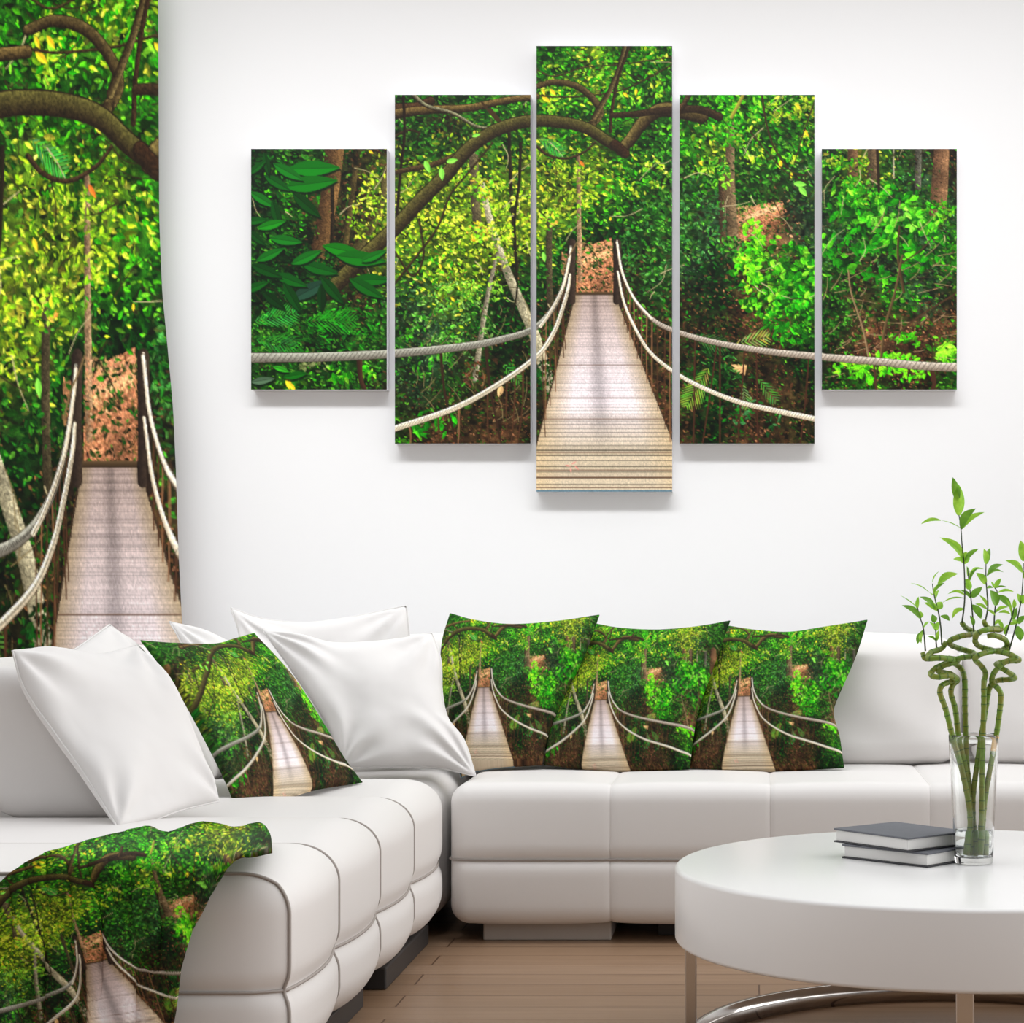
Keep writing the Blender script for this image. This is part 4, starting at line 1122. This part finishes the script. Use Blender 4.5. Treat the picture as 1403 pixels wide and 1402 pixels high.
shoot(E_s, [(815, 1255), (850, 1130), (880, 1000), (898, 900), (908, 780), (912, 660)], [
    ((912, 645), (892, 504), 26, .04, 0), ((905, 722), (788, 640), 17, .14, 0), ((896, 935), (868, 868), 18, .05, 0), ((898, 935), (960, 870), 20, .08, 0), ((872, 1090), (892, 1192), 26, .05, 1), ((876, 1075), (930, 1020), 16, .12, 1), ((908, 760), (990, 690), 16, .12, 0), ((870, 1080), (828, 1050), 10, .1, 0)], .0, 6)
shoot(B_s, [(240, 1262), (232, 1160), (222, 1090), (204, 1036), (184, 960)], [
    ((208, 1042), (78, 948), 17, .12, 1), ((204, 1036), (206, 990), 18, 0, 0), ((184, 970), (192, 888), 12, .06, 0), ((222, 1120), (186, 1214), 17, .08, 1), ((184, 965), (66, 880), 3, .05, 0), ((226, 1100), (266, 1062), 8, .1, 0), ((218, 1130), (212, 1210), 10, .1, 0)], .0, 7)
shoot(B_s, [(318, 1262), (312, 1180), (310, 1120), (300, 1060)], [
    ((308, 1120), (268, 1064), 13, .1, 0), ((312, 1120), (338, 1062), 18, .05, 0), ((310, 1190), (256, 1164), 8, .16, 1), ((302, 1065), (286, 1010), 18, .05, 1), ((318, 1190), (330, 1120), 12, .05, 0)], .01, 8)
shoot(A_, [(352, 1220), (346, 1110), (332, 1010), (312, 930), (296, 860), (288, 800)], [
    ((326, 805), (464, 732), 22, .14, 0), ((292, 865), (372, 796), 10, .12, 1), ((330, 985), (232, 930), 17, .1, 0), ((306, 975), (200, 890), 16, .12, 1), ((288, 790), (334, 714), 4, .1, 0), ((345, 1020), (406, 1056), 14, .16, 1),
    ((325, 975), (352, 925), 22, .05, 0), ((308, 900), (332, 845), 10, .1, 0), ((300, 880), (322, 806), 8, .1, 0), ((268, 862), (136, 796), 3, .08, 0), ((296, 880), (268, 862), 3, .0, 0)], -.01, 9)

# ------------------------------------------------------------------ camera
cam = bpy.data.cameras.new('camera'); co = bpy.data.objects.new('camera', cam); COL.objects.link(co)
cam.sensor_width = 36; cam.sensor_fit = 'HORIZONTAL'; cam.lens = 36 * F / W
cam.shift_x = -(CX - W / 2) / W; cam.shift_y = (CY - H / 2) / W
co.location = (0, 0, EYE); co.rotation_euler = (math.pi / 2, 0, 0)
cam.clip_start = .05; cam.clip_end = 60
SC.camera = co

# ------------------------------------------------------------------ light
def area(name, loc, tgt, sx, sy, e, col=(1, 1, 1), spread=180):
    l = bpy.data.lights.new(name, 'AREA'); l.shape = 'RECTANGLE'; l.size = sx; l.size_y = sy; l.energy = e; l.color = col
    l.spread = math.radians(spread)
    o = bpy.data.objects.new(name, l); COL.objects.link(o); o.location = loc
    o.rotation_euler = (Vector(tgt) - Vector(loc)).to_track_quat('-Z', 'Y').to_euler()
    return o
KA, KZ, KXP, KXM, KYM = .03, .86, 3.2, 1.8, 0
area('overhead_fill', (-.8, 5.4, 3.3), (-.8, 5.4, 0), 6.4, 1.0, 8, (.96, .98, 1))  # added fill above the frame, brightens upper wall and sofa tops; no real fixture
area('wall_fill', (-1.5, 4.6, 3.3), (-1.5, 6.26, 1.15), 6.0, .3, 35, (.98, .99, 1), 88)  # unseen fill added to lift the back wall towards white
w = bpy.data.worlds.new('World'); SC.world = w; w.use_nodes = True
nt = w.node_tree; bg = nt.nodes['Background']
tc = nt.nodes.new('ShaderNodeTexCoord')
# soft daylight: one broad lobe per side of the room, plus an even warm base
LOBES = [((0, 0, 1), (.93, .965, 1), KZ), ((1, .25, .2), (1, .99, .98), KXP), ((-1, .25, .2), (1, .99, .98), KXM), ((0, -1, .1), (1, .92, .85), KYM)]
acc = None
for d, c, k in LOBES:
    dv = Vector(d).normalized()
    dt = nt.nodes.new('ShaderNodeVectorMath'); dt.operation = 'DOT_PRODUCT'; dt.inputs[1].default_value = dv
    nt.links.new(tc.outputs['Generated'], dt.inputs[0])
    mx = nt.nodes.new('ShaderNodeMath'); mx.operation = 'MAXIMUM'; mx.inputs[1].default_value = 0
    nt.links.new(dt.outputs['Value'], mx.inputs[0])
    pw = nt.nodes.new('ShaderNodeMath'); pw.operation = 'POWER'; pw.inputs[1].default_value = 2
    nt.links.new(mx.outputs[0], pw.inputs[0])
    sc = nt.nodes.new('ShaderNodeVectorMath'); sc.operation = 'SCALE'; sc.inputs[0].default_value = [q * k for q in c]
    nt.links.new(pw.outputs[0], sc.inputs['Scale'])
    ad = nt.nodes.new('ShaderNodeVectorMath'); ad.operation = 'ADD'
    if acc is None: ad.inputs[0].default_value = [KA * q for q in (1, .90, .82)]
    else: nt.links.new(acc.outputs[0], ad.inputs[0])
    nt.links.new(sc.outputs[0], ad.inputs[1]); acc = ad
nt.links.new(acc.outputs[0], bg.inputs['Color'])
bg.inputs['Strength'].default_value = 1
SC.view_settings.view_transform = 'Standard'; SC.view_settings.look = 'None'
SC.view_settings.gamma = 1; SC.view_settings.use_curve_mapping = False
SC.view_settings.exposure = 0
